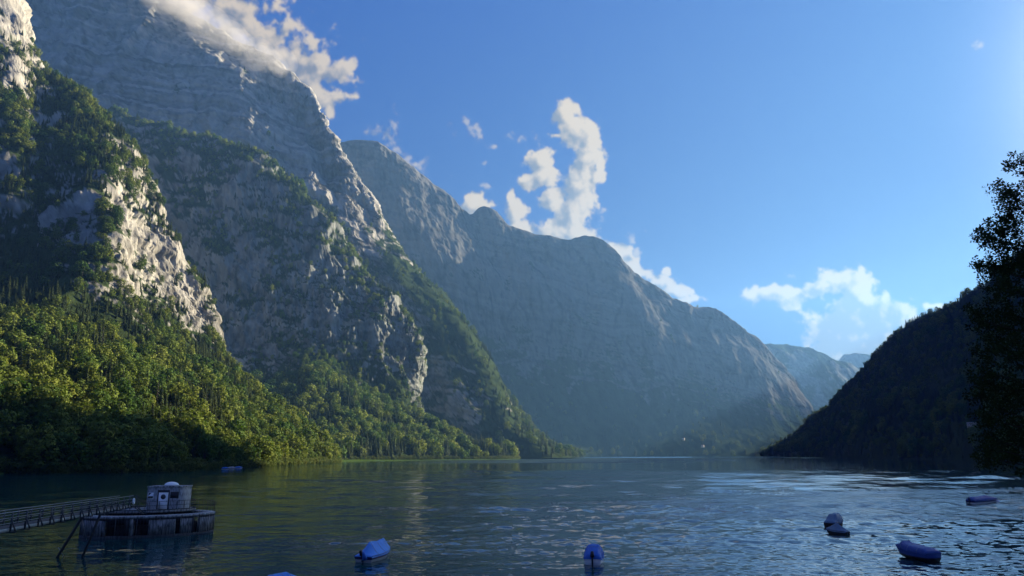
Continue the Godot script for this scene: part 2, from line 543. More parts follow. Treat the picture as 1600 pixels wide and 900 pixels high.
func make_mountains() -> void:
	var t0 := Time.get_ticks_msec()
	var spur := massif("forested_mountain_spur", "near left mountain spur with sunlit pale cliffs above sloping mixed forest", "mountain", [
		[q(-260, 752, 270, 1), q(-260, 690, 330, 1), q(-260, 600, 420, 1), q(-240, 470, 700, 0.7), q(-240, 280, 880, 0.45), q(-220, -230, 1150, 0.15)],
		[q(-20, 742, 390, 1), q(-10, 690, 430, 1), q(0, 600, 540, 1), q(0, 470, 752, 0.62), q(0, 270, 905, 0.42), q(4, -30, 1230, 0.0)],
		[q(90, 741, 400, 1), q(80, 690, 455, 1), q(70, 600, 570, 1), q(60, 480, 762, 0.62), q(60, 335, 895, 0.42), q(50, 98, 1160, 0.35)],
		[q(180, 740, 420, 1), q(165, 690, 480, 1), q(140, 605, 600, 1), q(125, 490, 776, 0.65), q(130, 340, 885, 0.42), q(120, 150, 1130, 0.6)],
		[q(260, 738, 450, 1), q(240, 695, 520, 1), q(210, 615, 650, 1), q(180, 500, 810, 0.55), q(175, 345, 900, 0.2), q(182, 212, 1100, 0.5)],
		[q(330, 734, 520, 1), q(310, 700, 600, 1), q(285, 625, 730, 1), q(235, 520, 880, 0.55), q(215, 400, 960, 0.17), q(232, 285, 1080, 0.45)],
		[q(405, 730, 640, 1), q(380, 700, 710, 1), q(345, 635, 830, 1), q(285, 535, 940, 0.6), q(262, 450, 1000, 0.17), q(272, 390, 1060, 0.35)],
		[q(475, 726, 800, 1), q(450, 700, 850, 1), q(405, 650, 930, 1), q(335, 565, 1000, 0.8), q(308, 505, 1030, 0.18), q(318, 455, 1060, 0.5)],
		[q(528, 723.5, 980, 1), q(508, 708, 1000, 1), q(465, 672, 1030, 1), q(392, 622, 1060, 1), q(345, 580, 1070, 0.8), q(328, 548, 1080, 0.5)],
		[q(520, 722, 1250, 1), q(495, 715, 1250, 1), q(450, 690, 1250, 1), q(390, 650, 1250, 1), q(340, 610, 1250, 1), q(310, 590, 1250, 1)],
	], 430, 400, {"seed": 100, "rib": 26.0, "strata": 6.0, "size": 0.8, "back": Vector3(-150, -0.3, -250), "mid": 12.0, "rock_a": Color(0.14, 0.14, 0.135), "rock_b": Color(0.34, 0.335, 0.315)})
	var tongue := massif("forested_buttress", "middle mountain buttress, shaded grey cliff rising from a forested tongue of shore", "mountain", [
		[q(100, 690, 1500, 1), q(100, 650, 1530, 1), q(110, 590, 1580, 0.9), q(120, 520, 1640, 0.7), q(140, 380, 1800, 0.6), q(170, 180, 2000, 0.5)],
		[q(300, 700, 1300, 1), q(300, 660, 1380, 1), q(300, 610, 1470, 0.9), q(300, 540, 1560, 0.4), q(300, 400, 1700, 0.36), q(300, 220, 1930, 0.5)],
		[q(400, 719, 1150, 1), q(385, 690, 1240, 1), q(370, 625, 1420, 0.9), q(360, 560, 1560, 0.35), q(365, 400, 1690, 0.31), q(380, 232, 1890, 0.45)],
		[q(500, 719.3, 1180, 1), q(475, 695, 1260, 1), q(430, 612, 1450, 1), q(410, 560, 1580, 0.4), q(430, 420, 1690, 0.32), q(448, 285, 1850, 0.5)],
		[q(580, 719, 1280, 1), q(555, 702, 1330, 1), q(500, 605, 1470, 1), q(480, 560, 1600, 0.45), q(505, 450, 1700, 0.32), q(528, 370, 1820, 0.5)],
		[q(660, 718.2, 1420, 1), q(640, 706, 1450, 1), q(580, 640, 1520, 1), q(560, 595, 1620, 0.7), q(580, 510, 1720, 0.27), q(602, 455, 1790, 0.5)],
		[q(735, 717.4, 1560, 1), q(715, 710, 1580, 1), q(655, 676, 1590, 1), q(622, 620, 1650, 0.75), q(632, 565, 1730, 0.18), q(650, 510, 1770, 0.5)],
		[q(790, 717.1, 1680, 1), q(775, 712, 1690, 1), q(735, 700, 1690, 1), q(660, 665, 1700, 0.8), q(640, 615, 1740, 0.4), q(660, 560, 1770, 0.6)],
		[q(812, 716.4, 1860, 1), q(795, 714, 1880, 1), q(750, 706, 1900, 1), q(690, 688, 1900, 0.9), q(650, 660, 1920, 0.8), q(640, 630, 1930, 0.7)],
	], 420, 360, {"seed": 200, "rib": 34.0, "mid": 20.0, "strata": 6.0, "back": Vector3(-80, -0.25, -350)})
	var peak := massif("limestone_peak", "high grey limestone peak of layered cliffs under the long cloud", "mountain", [
		[q(-300, 600, 1900, 0.4), q(-300, 400, 2000, 0.3), q(-300, 200, 2150, 0.1), q(-300, 60, 2260, 0), q(-300, -60, 2400, 0), q(-300, -130, 2500, 0)],
		[q(0, 560, 1950, 0.4), q(0, 400, 2050, 0.3), q(0, 200, 2180, 0.1), q(0, 60, 2300, 0.05), q(0, -40, 2450, 0), q(0, -110, 2560, 0)],
		[q(160, 540, 1980, 0.5), q(150, 350, 2080, 0.4), q(140, 200, 2200, 0.08), q(130, 90, 2320, 0.05), q(120, -10, 2450, 0.05), q(120, -80, 2580, 0)],
		[q(350, 520, 2020, 0.6), q(330, 320, 2130, 0.45), q(300, 190, 2240, 0.1), q(270, 100, 2360, 0.05), q(250, 40, 2470, 0.05), q(240, -8, 2580, 0.05)],
		[q(450, 550, 2060, 0.6), q(430, 340, 2160, 0.35), q(400, 215, 2270, 0.1), q(370, 130, 2390, 0.08), q(350, 80, 2500, 0.08), q(340, 48, 2580, 0.05)],
		[q(560, 610, 2065, 0.7), q(520, 400, 2165, 0.4), q(475, 270, 2275, 0.05), q(440, 190, 2395, 0.12), q(430, 130, 2495, 0.1), q(425, 98, 2565, 0.05)],
		[q(640, 660, 2030, 0.7), q(590, 470, 2120, 0.45), q(530, 340, 2230, 0.1), q(495, 265, 2340, 0.08), q(482, 205, 2430, 0.1), q(478, 142, 2490, 0.05)],
		[q(720, 705, 1965, 0.6), q(660, 560, 2065, 0.6), q(590, 420, 2165, 0.3), q(545, 335, 2265, 0.1), q(522, 275, 2335, 0.1), q(514, 205, 2405, 0.05)],
		[q(800, 715.2, 1920, 0.6), q(740, 625, 2020, 0.55), q(680, 500, 2120, 0.75), q(625, 420, 2220, 0.55), q(572, 345, 2310, 0.2), q(546, 268, 2390, 0.05)],
		[q(880, 715, 2010, 0.9), q(812, 662, 2120, 0.7), q(760, 560, 2240, 0.85), q(700, 475, 2350, 0.7), q(630, 402, 2420, 0.55), q(577, 322, 2490, 0.1)],
		[q(915, 714.5, 2900, 0.9), q(860, 700, 3000, 0.9), q(790, 640, 3100, 0.9), q(725, 550, 3200, 0.6), q(640, 440, 3300, 0.5), q(580, 370, 3400, 0.2)],
	], 520, 420, {"seed": 300, "bands": 1.3, "block": 9.0, "rib": 17.0, "mid": 9.0, "strata": 7.0, "bed": 52.0, "size": 1.35, "dip": Vector2(0.16, -0.1), "back": Vector3(-200, -0.15, -500), "rock_a": Color(0.12, 0.122, 0.12), "rock_b": Color(0.32, 0.316, 0.304)})
	var far_wall := massif("far_mountain_wall", "long hazy mountain wall that falls towards the end of the lake", "mountain", wall(
		[[640, 716, 3000], [720, 715.5, 3000], [790, 715.2, 3020], [850, 715, 3060], [900, 714.6, 3120], [950, 714.3, 3220], [1000, 714, 3270], [1050, 713.9, 3310], [1090, 713.9, 3350], [1130, 713.8, 3400], [1170, 713.8, 3460], [1210, 713.7, 3530], [1250, 713.7, 3600], [1290, 713.6, 3680], [1330, 713.5, 3780]],
		[[525, 224, 3400], [572, 222, 3450], [615, 240, 3500], [660, 276, 3560], [705, 312, 3620], [732, 336, 3660], [762, 327, 3690], [800, 356, 3730], [862, 375, 3770], [938, 374, 3820], [990, 428, 3870], [1070, 477, 3940], [1118, 484, 4000], [1170, 522, 4060], [1235, 590, 4160]],
		[0.8, 0.75, 0.45, 0.2, 0.08, 0.05], [[0.0, 0.0], [0.32, 0.16], [0.52, 0.38], [0.66, 0.62], [0.86, 0.84], [1.0, 1.0]]),
		520, 300, {"seed": 400, "bands": 0.6, "block": 3.0, "rib": 14.0, "mid": 4.0, "strata": 2.5, "bed": 46.0, "size": 1.7, "dip": Vector2(0.12, 0.0), "back": Vector3(-300, -0.3, -600), "rock_a": Color(0.062, 0.064, 0.066), "rock_b": Color(0.135, 0.136, 0.136)})
	massif("end_of_valley_mountain", "rounded hazy mountain closing the far end of the valley", "mountain", wall(
		[[1080, 713, 4700], [1150, 713, 4700], [1220, 713, 4700], [1270, 713, 4700], [1320, 713, 4700], [1380, 713, 4700], [1450, 713, 4800]],
		[[1120, 560, 5400], [1180, 541, 5400], [1218, 539, 5450], [1262, 547, 5500], [1300, 559, 5550], [1345, 578, 5600], [1420, 640, 5700]],
		[0.7, 0.5, 0.3, 0.3], [[0.0, 0.0], [0.4, 0.35], [0.7, 0.7], [1.0, 1.0]]),
		150, 90, {"seed": 500, "rib": 18.0, "mid": 7.0, "strata": 4.0, "size": 1.9, "back": Vector3(0, -0.3, -700)})
	massif("distant_summit", "small pale flat summit far beyond the valley end", "mountain", wall(
		[[1290, 713, 6300], [1312, 713, 6300], [1330, 713, 6300], [1360, 713, 6300], [1400, 713, 6300], [1440, 713, 6300]],
		[[1300, 600, 6900], [1316, 559, 6900], [1326, 554, 6900], [1355, 554.5, 6900], [1385, 561, 6900], [1420, 580, 6900]],
		[0.5, 0.3, 0.2, 0.2], [[0.0, 0.0], [0.4, 0.35], [0.7, 0.7], [1.0, 1.0]]),
		60, 40, {"seed": 600, "rib": 8.0, "mid": 4.0, "strata": 2.0, "size": 3.0, "back": Vector3(0, -0.3, -500)})
	var hill := massif("dark_wooded_hill", "dark wooded hill on the right, in shade with its skyline of trees", "hill", [
		[q(1188, 713.2, 3300, 1), q(1189, 712.5, 3320, 1), q(1190, 712, 3340, 1), q(1191, 711.5, 3360, 1)],
		[q(1222, 714, 2900, 1), q(1226, 704, 2940, 1), q(1230, 694, 2980, 1), q(1232, 686, 3020, 1)],
		[q(1262, 715, 2600, 1), q(1264, 692, 2660, 1), q(1268, 672, 2740, 1), q(1272, 655, 2820, 1)],
		[q(1310, 716.2, 2300, 1), q(1310, 680, 2400, 1), q(1312, 645, 2500, 1), q(1316, 614, 2640, 1)],
		[q(1360, 717.4, 2000, 1), q(1358, 670, 2120, 1), q(1360, 618, 2260, 1), q(1368, 562, 2460, 0.95)],
		[q(1425, 718.6, 1750, 1), q(1420, 660, 1880, 1), q(1420, 590, 2060, 1), q(1425, 510, 2300, 0.9)],
		[q(1500, 720.4, 1450, 1), q(1492, 650, 1600, 1), q(1488, 565, 1820, 1), q(1488, 482, 2120, 1)],
		[q(1570, 723, 1200, 1), q(1568, 640, 1360, 1), q(1560, 545, 1600, 1), q(1555, 440, 1920, 1)],
		[q(1680, 727, 980, 1), q(1680, 630, 1120, 1), q(1675, 500, 1360, 1), q(1665, 345, 1740, 1)],
		[q(1780, 730, 860, 1), q(1780, 600, 1020, 1), q(1775, 430, 1300, 1), q(1760, 235, 1720, 1)],
		[q(1930, 735, 740, 1), q(1930, 580, 880, 1), q(1920, 370, 1150, 1), q(1900, 130, 1600, 1)],
		[q(2300, 760, 500, 1), q(2300, 540, 640, 1), q(2290, 290, 860, 1), q(2270, -10, 1250, 1)],
		[q(3000, 800, 330, 1), q(3000, 440, 440, 1), q(3000, 100, 640, 1), q(3000, -350, 900, 1)],
		[q(5000, 900, 190, 1), q(5000, 350, 280, 1), q(5000, -150, 420, 1), q(5000, -900, 600, 1)],
	], 420, 150, {"seed": 700, "block": 0.0, "rib": 32.0, "mid": 10.0, "strata": 0.0, "back": Vector3(250, -0.35, -450), "grass": Color(0.03, 0.042, 0.02)})
	grounds = {"hill": hill, "far_wall": far_wall}
	print("mountains ", Time.get_ticks_msec() - t0)
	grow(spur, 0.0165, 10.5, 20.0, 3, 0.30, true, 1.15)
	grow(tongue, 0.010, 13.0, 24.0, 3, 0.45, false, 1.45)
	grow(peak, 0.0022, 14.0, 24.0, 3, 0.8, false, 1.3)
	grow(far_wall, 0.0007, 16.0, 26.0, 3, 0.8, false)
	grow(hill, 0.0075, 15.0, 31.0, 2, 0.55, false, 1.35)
	edge_shrubs(spur)
	edge_shrubs(tongue)
	print("trees ", Time.get_ticks_msec() - t0)

# trees on the green parts of a mountain; share is that of conifers
func grow(t: Dictionary, per_m2: float, low: float, high: float, step: int, share: float, near: bool, light := 1.0) -> void:
	var p: PackedVector3Array = t.p
	var n: PackedVector3Array = t.n
	var green: PackedFloat32Array = t.green
	var rise: PackedFloat32Array = t.rise
	var nv: int = t.nv
	var stand := noise(FastNoiseLite.TYPE_SIMPLEX_SMOOTH, 1.0 / 130.0, 3, 77)
	var hue := noise(FastNoiseLite.TYPE_SIMPLEX_SMOOTH, 1.0 / 60.0, 2, 78)
	for i in range(0, t.nu - step, step):
		for j in range(0, nv - step, step):
			var k := i * nv + j
			if rise[k] >= 1.0 and j > nv * 0.93: continue
			if green[k] < 0.25: continue
			var a := p[k]
			var du := p[k + step * nv] - a
			var dv := p[k + step] - a
			var s := seen_at(a + (du + dv) * 0.5)
			if s.x < -90.0 or s.x > 1720.0: continue
			if n[k].dot((EYE - a).normalized()) < -0.45: continue
			var e := du.cross(dv).length() * per_m2 * smoothstep(0.25, 0.8, green[k]) * smoothstep(0.12, 0.55, n[k].y)
			var count := int(e + rng.randf())
			for c in count:
				var w := a + du * rng.randf() + dv * rng.randf()
				if w.y < 0.25: continue
				var low_shore := w.y < 14.0
				var h := rng.randf_range(low, high) * (0.62 + 0.7 * rng.randf())
				if n[k].y < 0.5: h *= 0.58
				if near and w.y > 110.0: h *= 0.78
				if not near and rise[k] > 0.5 and light > 1.2: h *= 0.62
				if low_shore and not near: h *= 1.3
				var st := stand.get_noise_3d(w.x, w.y, w.z)
				var conifer := rng.randf() < clampf(share + (0.35 if near and w.y > 120.0 else 0.0) + st * 1.6 + (0.25 if n[k].y < 0.5 else 0.0) - (0.3 if w.y < 25.0 and near else 0.0), 0.03, 0.97)
				var hu := hue.get_noise_3d(w.x, w.y, w.z) * 0.8 + rng.randf_range(-0.35, 0.35)
				var tint: Color
				if conifer:
					tint = Color(0.026, 0.044, 0.020).lerp(Color(0.050, 0.068, 0.022), clampf(0.5 + hu, 0.0, 1.0))
				else:
					tint = Color(0.040, 0.082, 0.018).lerp(Color(0.140, 0.165, 0.030), clampf(0.4 + hu, 0.0, 1.0))
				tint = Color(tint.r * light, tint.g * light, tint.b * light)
				var kind := ("spruce_tree_" if conifer else "broadleaf_tree_") + str(rng.randi() % 4)
				var wide := h * (rng.randf_range(0.8, 1.05) if conifer else rng.randf_range(0.8, 1.35))
				var xf := Transform3D(Basis(Vector3.UP, rng.randf() * TAU).scaled(Vector3(wide, h, wide)), w - Vector3(0, 0.4, 0))
				if near and conifer and rng.randf() < 0.03 and w.y > 30.0:
					if not forest.has("dead_tree"): forest["dead_tree"] = []
					forest["dead_tree"].append([xf, Color(0.3, 0.28, 0.25)])
				elif near:
					var sc := seen_at(w)
					near_trees.append([h / -w.z * (1.0 if sc.x > 0.0 and sc.x < 1600.0 else 0.01), kind, xf, tint, sc, -w.z])
				else:
					if not forest.has(kind): forest[kind] = []
					forest[kind].append([xf, tint])

# low bushes that hang over the water's edge
func edge_shrubs(t: Dictionary) -> void:
	var p: PackedVector3Array = t.p
	var nv: int = t.nv
	for i in t.nu - 1:
		for j in 20:
			var a := p[i * nv + j]
			if a.y < -0.4 or a.y > 5.0: continue
			var s := seen_at(a)
			if s.x < -60.0 or s.x > 1660.0: continue
			var b := p[(i + 1) * nv + j]
			for c in int((b - a).length() * 0.11 + rng.randf()):
				var h := rng.randf_range(3.0, 8.0)
				var kind := "broadleaf_tree_" + str(rng.randi() % 4)
				if not forest.has(kind): forest[kind] = []
				var w := a.lerp(b, rng.randf()) + Vector3(rng.randf_range(-1, 2), -h * 0.22, rng.randf_range(-1, 2))
				forest[kind].append([Transform3D(Basis(Vector3.UP, rng.randf() * TAU).scaled(Vector3(h * 1.5, h, h * 1.5)), w), Color(0.045, 0.08, 0.02).lerp(Color(0.11, 0.13, 0.03), rng.randf())])

# a broadleaf tree one metre high: lobes of leaf sprays on a forked trunk
func broadleaf(sd: int, sprays: int) -> Array:
	var r := RandomNumberGenerator.new()
	r.seed = sd
	var trunk := begin()
	tube(trunk, Vector3(0, -0.02, 0), Vector3(0.01, 0.4, 0), 0.022, 0.014, 6)
	var st := begin()
	var lobes: Array = [[Vector3(0, 0.8, 0), 0.2]]
	var count := 13
	for i in count:
		var y := 0.13 + 0.69 * pow((i + 0.5) / count, 0.95)
		var f := i * 2.4 + r.randf() * 0.9
		var wide := 0.33 * sqrt(sin(PI * clampf(y * 0.86 + 0.1, 0.0, 1.0))) * r.randf_range(0.65, 1.05)
		lobes.append([Vector3(cos(f) * wide * 0.75, y, sin(f) * wide * 0.75), r.randf_range(0.11, 0.19)])
		tube(trunk, Vector3(0, 0.12 + y * 0.3, 0), Vector3(cos(f) * wide * 0.6, y, sin(f) * wide * 0.6), 0.007, 0.002, 4)
	for l in lobes:
		var tone: float = r.randf_range(0.78, 1.22)
		for k in sprays:
			var d := Vector3(r.randfn(), r.randfn() + 0.25, r.randfn()).normalized()
			var c: Vector3 = l[0] + d * l[1] * r.randf_range(0.6, 1.08) * Vector3(1.0, 0.85, 1.0)
			var size := r.randf_range(0.026, 0.052)
			var u := d.cross(Vector3(r.randfn(), r.randfn(), r.randfn())).normalized()
			var v := (d.cross(u) + d * r.randf_range(-0.7, 0.7)).normalized()
			var nn := (d + Vector3(r.randfn(), r.randfn(), r.randfn()) * 0.22 + (c - Vector3(0, 0.5, 0)).normalized() * 0.5).normalized()
			var shade := tone * r.randf_range(0.8, 1.2)
			st.set_normal(nn)
			st.set_color(Color(shade, shade, shade * 0.9))
			for q4 in [u * size, -u * size * 0.9, v * size * 0.8, u * size, -v * size * 0.7, -u * size * 0.9]:
				st.add_vertex(c + q4)
	trunk.generate_normals()
	return [trunk.commit(), st.commit()]

# a spruce one metre high: drooping tiers of boughs
func spruce(sd: int, tiers: int, boughs: int) -> Array:
	var r := RandomNumberGenerator.new()
	r.seed = sd
	var trunk := begin()
	tube(trunk, Vector3(0, -0.02, 0), Vector3(0, 0.97, 0), 0.016, 0.003, 5)
	var st := begin()
	for t in tiers:
		var f := float(t) / (tiers - 1)
		var y := 0.1 + 0.84 * f
		var reach := 0.205 * pow(1.0 - f, 0.8) + 0.018
		for b in boughs:
			var g := TAU * (b + r.randf() * 0.8) / boughs + t * 1.1
			var len_b := reach * r.randf_range(0.65, 1.15)
			var out := Vector3(cos(g), 0, sin(g))
			var side := Vector3(-sin(g), 0, cos(g))
			var root := Vector3(0, y + 0.045, 0)
			var tip := out * len_b + Vector3(0, y - len_b * r.randf_range(0.25, 0.6), 0)
			var wide := len_b * 0.34 + 0.008
			var mid := root.lerp(tip, 0.55) + Vector3(0, 0.008, 0)
			var shade := r.randf_range(0.75, 1.2)
			st.set_color(Color(shade, shade, shade))
			for sgn in [-1.0, 1.0]:
				st.set_normal((out * 0.75 + Vector3(0, 0.55, 0) + side * sgn * 0.5).normalized())
				var e: Vector3 = mid + side * sgn * wide - Vector3(0, wide * 0.55, 0)
				for v in ([root, tip, e] if sgn > 0 else [root, e, tip]):
					st.add_vertex(v)
	trunk.generate_normals()
	return [trunk.commit(), st.commit()]

func dead_boughs() -> ArrayMesh:
	var st := begin()
	for k in 22:
		var y := 0.25 + 0.03 * k
		var g := k * 2.4
		tube(st, Vector3(0, y, 0), Vector3(cos(g) * 0.1 * (1.15 - y), y - 0.02, sin(g) * 0.1 * (1.15 - y)), 0.005, 0.002, 3)
	return done(st)

func make_forest() -> void:
	var shapes := {}
	for k in 4:
		shapes["broadleaf_tree_%d" % k] = broadleaf(900 + k, 42)
		shapes["spruce_tree_%d" % k] = spruce(950 + k, 13, 8)
	shapes["dead_tree"] = [shapes["spruce_tree_0"][0], dead_boughs()]
	near_trees.sort_custom(func(a, b): return a[0] > b[0])
	var places := [[45.0, "by the pale house"], [110.0, "behind the footbridge"], [160.0, "behind the end of the footbridge"], [190.0, "left of the bare mast"], [228.0, "behind the bare mast"], [262.0, "behind the tower hut"],
		[300.0, "right of the tower hut"], [345.0, "left of the three covered boats"], [380.0, "behind the three covered boats"], [420.0, "right of the three covered boats"], [470.0, "before the wooded point"], [700.0, "on the wooded point"]]
	var chosen: Array = []
	for t in near_trees:
		var sc: Vector2 = t[4]
		if chosen.size() < 260 and sc.x > 3.0 and sc.x < 1597.0 and (sc.y > 640.0 or chosen.size() < 30):
			var spr: bool = t[1].begins_with("spruce")
			var where := ""
			for pl in places:
				if sc.x < pl[0]:
					where = pl[1]
					break
			var c: Color = t[3]
			var high: float = t[2].basis.y.length()
			var look := "tall " if high > 24.0 else ("small " if high < 16.0 else "")
			look += ("dark " if c.r < 0.043 else "green ") if spr else ("yellow-green " if c.r > 0.12 else ("olive " if c.r > 0.083 else "deep green "))
			var row := "at the water's edge " if t[2].origin.y < 6.0 else ("behind the shore " if t[2].origin.y < 22.0 else "up the slope ")
			chosen.append([t, look + ("spruce " if spr else "broadleaf ") + row + where, look + ("spruces " if spr else "broadleaf trees ") + row + where, sc.x])
		else:
			if not forest.has(t[1]): forest[t[1]] = []
			forest[t[1]].append([t[2], t[3]])
	var same := {}
	for c in chosen:
		if not same.has(c[1]): same[c[1]] = []
		same[c[1]].append(c[3])
	var made := chosen.size()
	var counts := ["", "", "two", "three", "four", "five", "six", "seven", "eight", "nine", "ten", "eleven", "twelve", "thirteen", "fourteen"]
	var orders := ["leftmost", "second", "third", "fourth", "fifth", "sixth", "seventh", "eighth", "ninth", "tenth", "eleventh", "twelfth", "thirteenth"]
	for ch in chosen:
		var t: Array = ch[0]
		var label: String = ch[1]
		var xs: Array = same[label]
		if xs.size() > 1 and xs.size() < 15:
			xs.sort()
			var rank := xs.find(ch[3])
			label += ", " + ("rightmost" if rank == xs.size() - 1 else orders[rank]) + " of " + counts[xs.size()]
		var o := thing("spruce_tree" if t[1].begins_with("spruce") else "broadleaf_tree", label, "tree", t[2].origin, 0.0, "trees of the left shore and its slope")
		var local := Transform3D(t[2].basis, Vector3.ZERO)
		var c: Color = t[3]
		part("trunk", shapes[t[1]][0], mats.bark, o, local)
		var key := "leaf_%02d_%02d" % [int(c.r * 160.0), int(c.g * 160.0)]
		if not mats.has(key):
			var m: StandardMaterial3D = mats.leaf.duplicate()
			m.albedo_color = c.linear_to_srgb()
			mats[key] = m
		part("crown", shapes[t[1]][1], mats[key], o, local)
	var total := 0
	var forest_root := Node3D.new()
	forest_root.name = "forest"
	add_child(forest_root)
	tag(forest_root, "dense mixed forest of spruce and broadleaf trees covering the mountain slopes", "forest", "", "stuff")
	for kind in forest:
		var list: Array = forest[kind]
		total += list.size()
		for which in 2:
			var mm := MultiMesh.new()
			mm.transform_format = MultiMesh.TRANSFORM_3D
			mm.use_colors = true
			mm.mesh = shapes[kind][which]
			mm.instance_count = list.size()
			for i in list.size():
				mm.set_instance_transform(i, list[i][0])
				mm.set_instance_color(i, list[i][1])
			var o := MultiMeshInstance3D.new()
			o.name = ("trunks" if which == 0 else "crowns")
			o.multimesh = mm
			o.material_override = mats.bark if which == 0 else mats.leaf
			o.set_meta("kind", "stuff")
			forest_root.add_child(o, true)
	print("forest trees ", total, " single trees ", made)

# ---------------------------------------------------------------- water
func make_lake() -> void:
	var side := 1024
	var tile := 150.0                   # metres that the wave picture covers
	var wn := noise(FastNoiseLite.TYPE_SIMPLEX_SMOOTH, 1.0 / 150.0, 7, 41)
	wn.fractal_gain = 0.6
	var img := Image.create(side, side, false, Image.FORMAT_RF)
	var total := 0.0
	for j in side:
		var before := 0.0
		for i in side:
			var h := wn.get_noise_2d(i, j) * 100.0
			img.set_pixel(i, j, Color(h, 0, 0))
			if i > 0: total += (h - before) * (h - before)
			before = h
	img.bump_map_to_normal_map(0.45 / sqrt(total / (side * side)))
	var waves := ImageTexture.create_from_image(img)
	var kinds: Array = []
	for k in [["calm_water", 0.05, 0.05, 0.24, Color(0.006, 0.045, 0.050)], ["rippled_water", 0.07, 0.02, 0.85, Color(0.008, 0.028, 0.034)], ["ruffled_water", 0.26, 0.2, 0.95, Color(0.012, 0.034, 0.040)]]:
		var m := StandardMaterial3D.new()
		m.resource_name = k[0]
		m.albedo_color = k[4].linear_to_srgb()
		m.metallic_specular = k[3]
		m.roughness = k[2]
		m.normal_enabled = true
		m.normal_texture = waves
		m.normal_scale = k[1]
		kinds.append(m)
	var gust := noise(FastNoiseLite.TYPE_SIMPLEX_SMOOTH, 1.0, 4, 51)
	var lengths := [0.6, 1.1, 2.0, 3.8, 7.5, 15.0, 30.0]
	var swell: Array = []
	for k in lengths.size():
		swell.append(noise(FastNoiseLite.TYPE_SIMPLEX_SMOOTH, 1.0 / lengths[k], 1, 60 + k))
	var spokes := 560
	var depths: Array = [14.0]
	while depths[-1] < 9500.0:
		var d0: float = depths[-1]
		depths.append(d0 + clampf(d0 * d0 / 20000.0, 0.16 if d0 > 50.0 else 1.5, 160.0))
	var rings := depths.size() - 1
	var p := PackedVector3Array()
	var uv := PackedVector2Array()
	var rough := PackedFloat32Array()
	for i in rings + 1:
		var d: float = depths[i]
		var gap: float = d * d / 20000.0
		var weights: Array = []
		for l in lengths:
			weights.append(smoothstep(2.0, 3.2, l / maxf(gap, d / 2400.0)) * lerpf(1.0, 0.22, smoothstep(3.5, 11.0, l / maxf(gap, 0.22))) * l * (0.075 if l < 6.0 else 0.045))
		for j in spokes + 1:
			var a := deg_to_rad(lerpf(-45.0, 45.0, float(j) / spokes))
			var v := Vector3(tan(a) * d, 0.0, -d)
			var b := v.x / d
			var g := gust.get_noise_2d(v.x / 160.0, log(d) * 5.0)
			var strong := lerpf(0.22, 1.0, smoothstep(-0.42, 0.12, b + g * 0.3)) * (0.75 + 0.6 * g)
			rough.append(strong)
			for k in lengths.size():
				if weights[k] > 0.001:
					v.y += swell[k].get_noise_2d(v.x * 0.6, v.z) * weights[k] * strong
			p.append(v)
			uv.append(Vector2(v.x / (tile * 1.1), v.z / tile))
	var sets := [PackedInt32Array(), PackedInt32Array(), PackedInt32Array()]
	var pick := RandomNumberGenerator.new()
	pick.seed = 5
	for i in rings:
		for j in spokes:
			var k := i * (spokes + 1) + j
			var c := p[k]
			var d := -c.z
			var b := c.x / d
			var g := gust.get_noise_2d(c.x / 160.0 + 40.0, log(d) * 7.0)
			var kind := 1
			if rough[k] + pick.randf_range(-0.15, 0.15) < 0.5: kind = 0
			var band := smoothstep(112.0, 130.0, d + g * 26.0) * (1.0 - smoothstep(180.0, 230.0, d + g * 60.0)) * smoothstep(0.05, 0.3, b + g * 0.3)
			if band + pick.randf_range(-0.35, 0.35) > 0.5: kind = 2
			if d > 900.0 and d < 2500.0 and b > -0.12 + g * 0.1 and b < 0.20 + g * 0.25 + (d - 900.0) * 0.00005: kind = 2
			for q6 in [k, k + spokes + 1, k + 1, k + 1, k + spokes + 1, k + spokes + 2]:
				sets[kind].append(q6)
	var mesh := ArrayMesh.new()
	var up := normals_of(p, rings + 1, spokes + 1)
	if up[0].y < 0.0:
		for k in up.size(): up[k] = -up[k]
	for k in 3:
		if sets[k].is_empty(): continue
		var arrays := []
		arrays.resize(Mesh.ARRAY_MAX)
		arrays[Mesh.ARRAY_VERTEX] = p
		arrays[Mesh.ARRAY_NORMAL] = up
		arrays[Mesh.ARRAY_TEX_UV] = uv
		arrays[Mesh.ARRAY_INDEX] = sets[k]
		mesh.add_surface_from_arrays(Mesh.PRIMITIVE_TRIANGLES, arrays)
		mesh.surface_set_material(mesh.get_surface_count() - 1, kinds[k])
	var o := MeshInstance3D.new()
	o.name = numbered("lake_water")
	o.mesh = mesh
	add_child(o)
	tag(o, "dark green lake water with glittering ripples on the right", "lake", "", "structure")

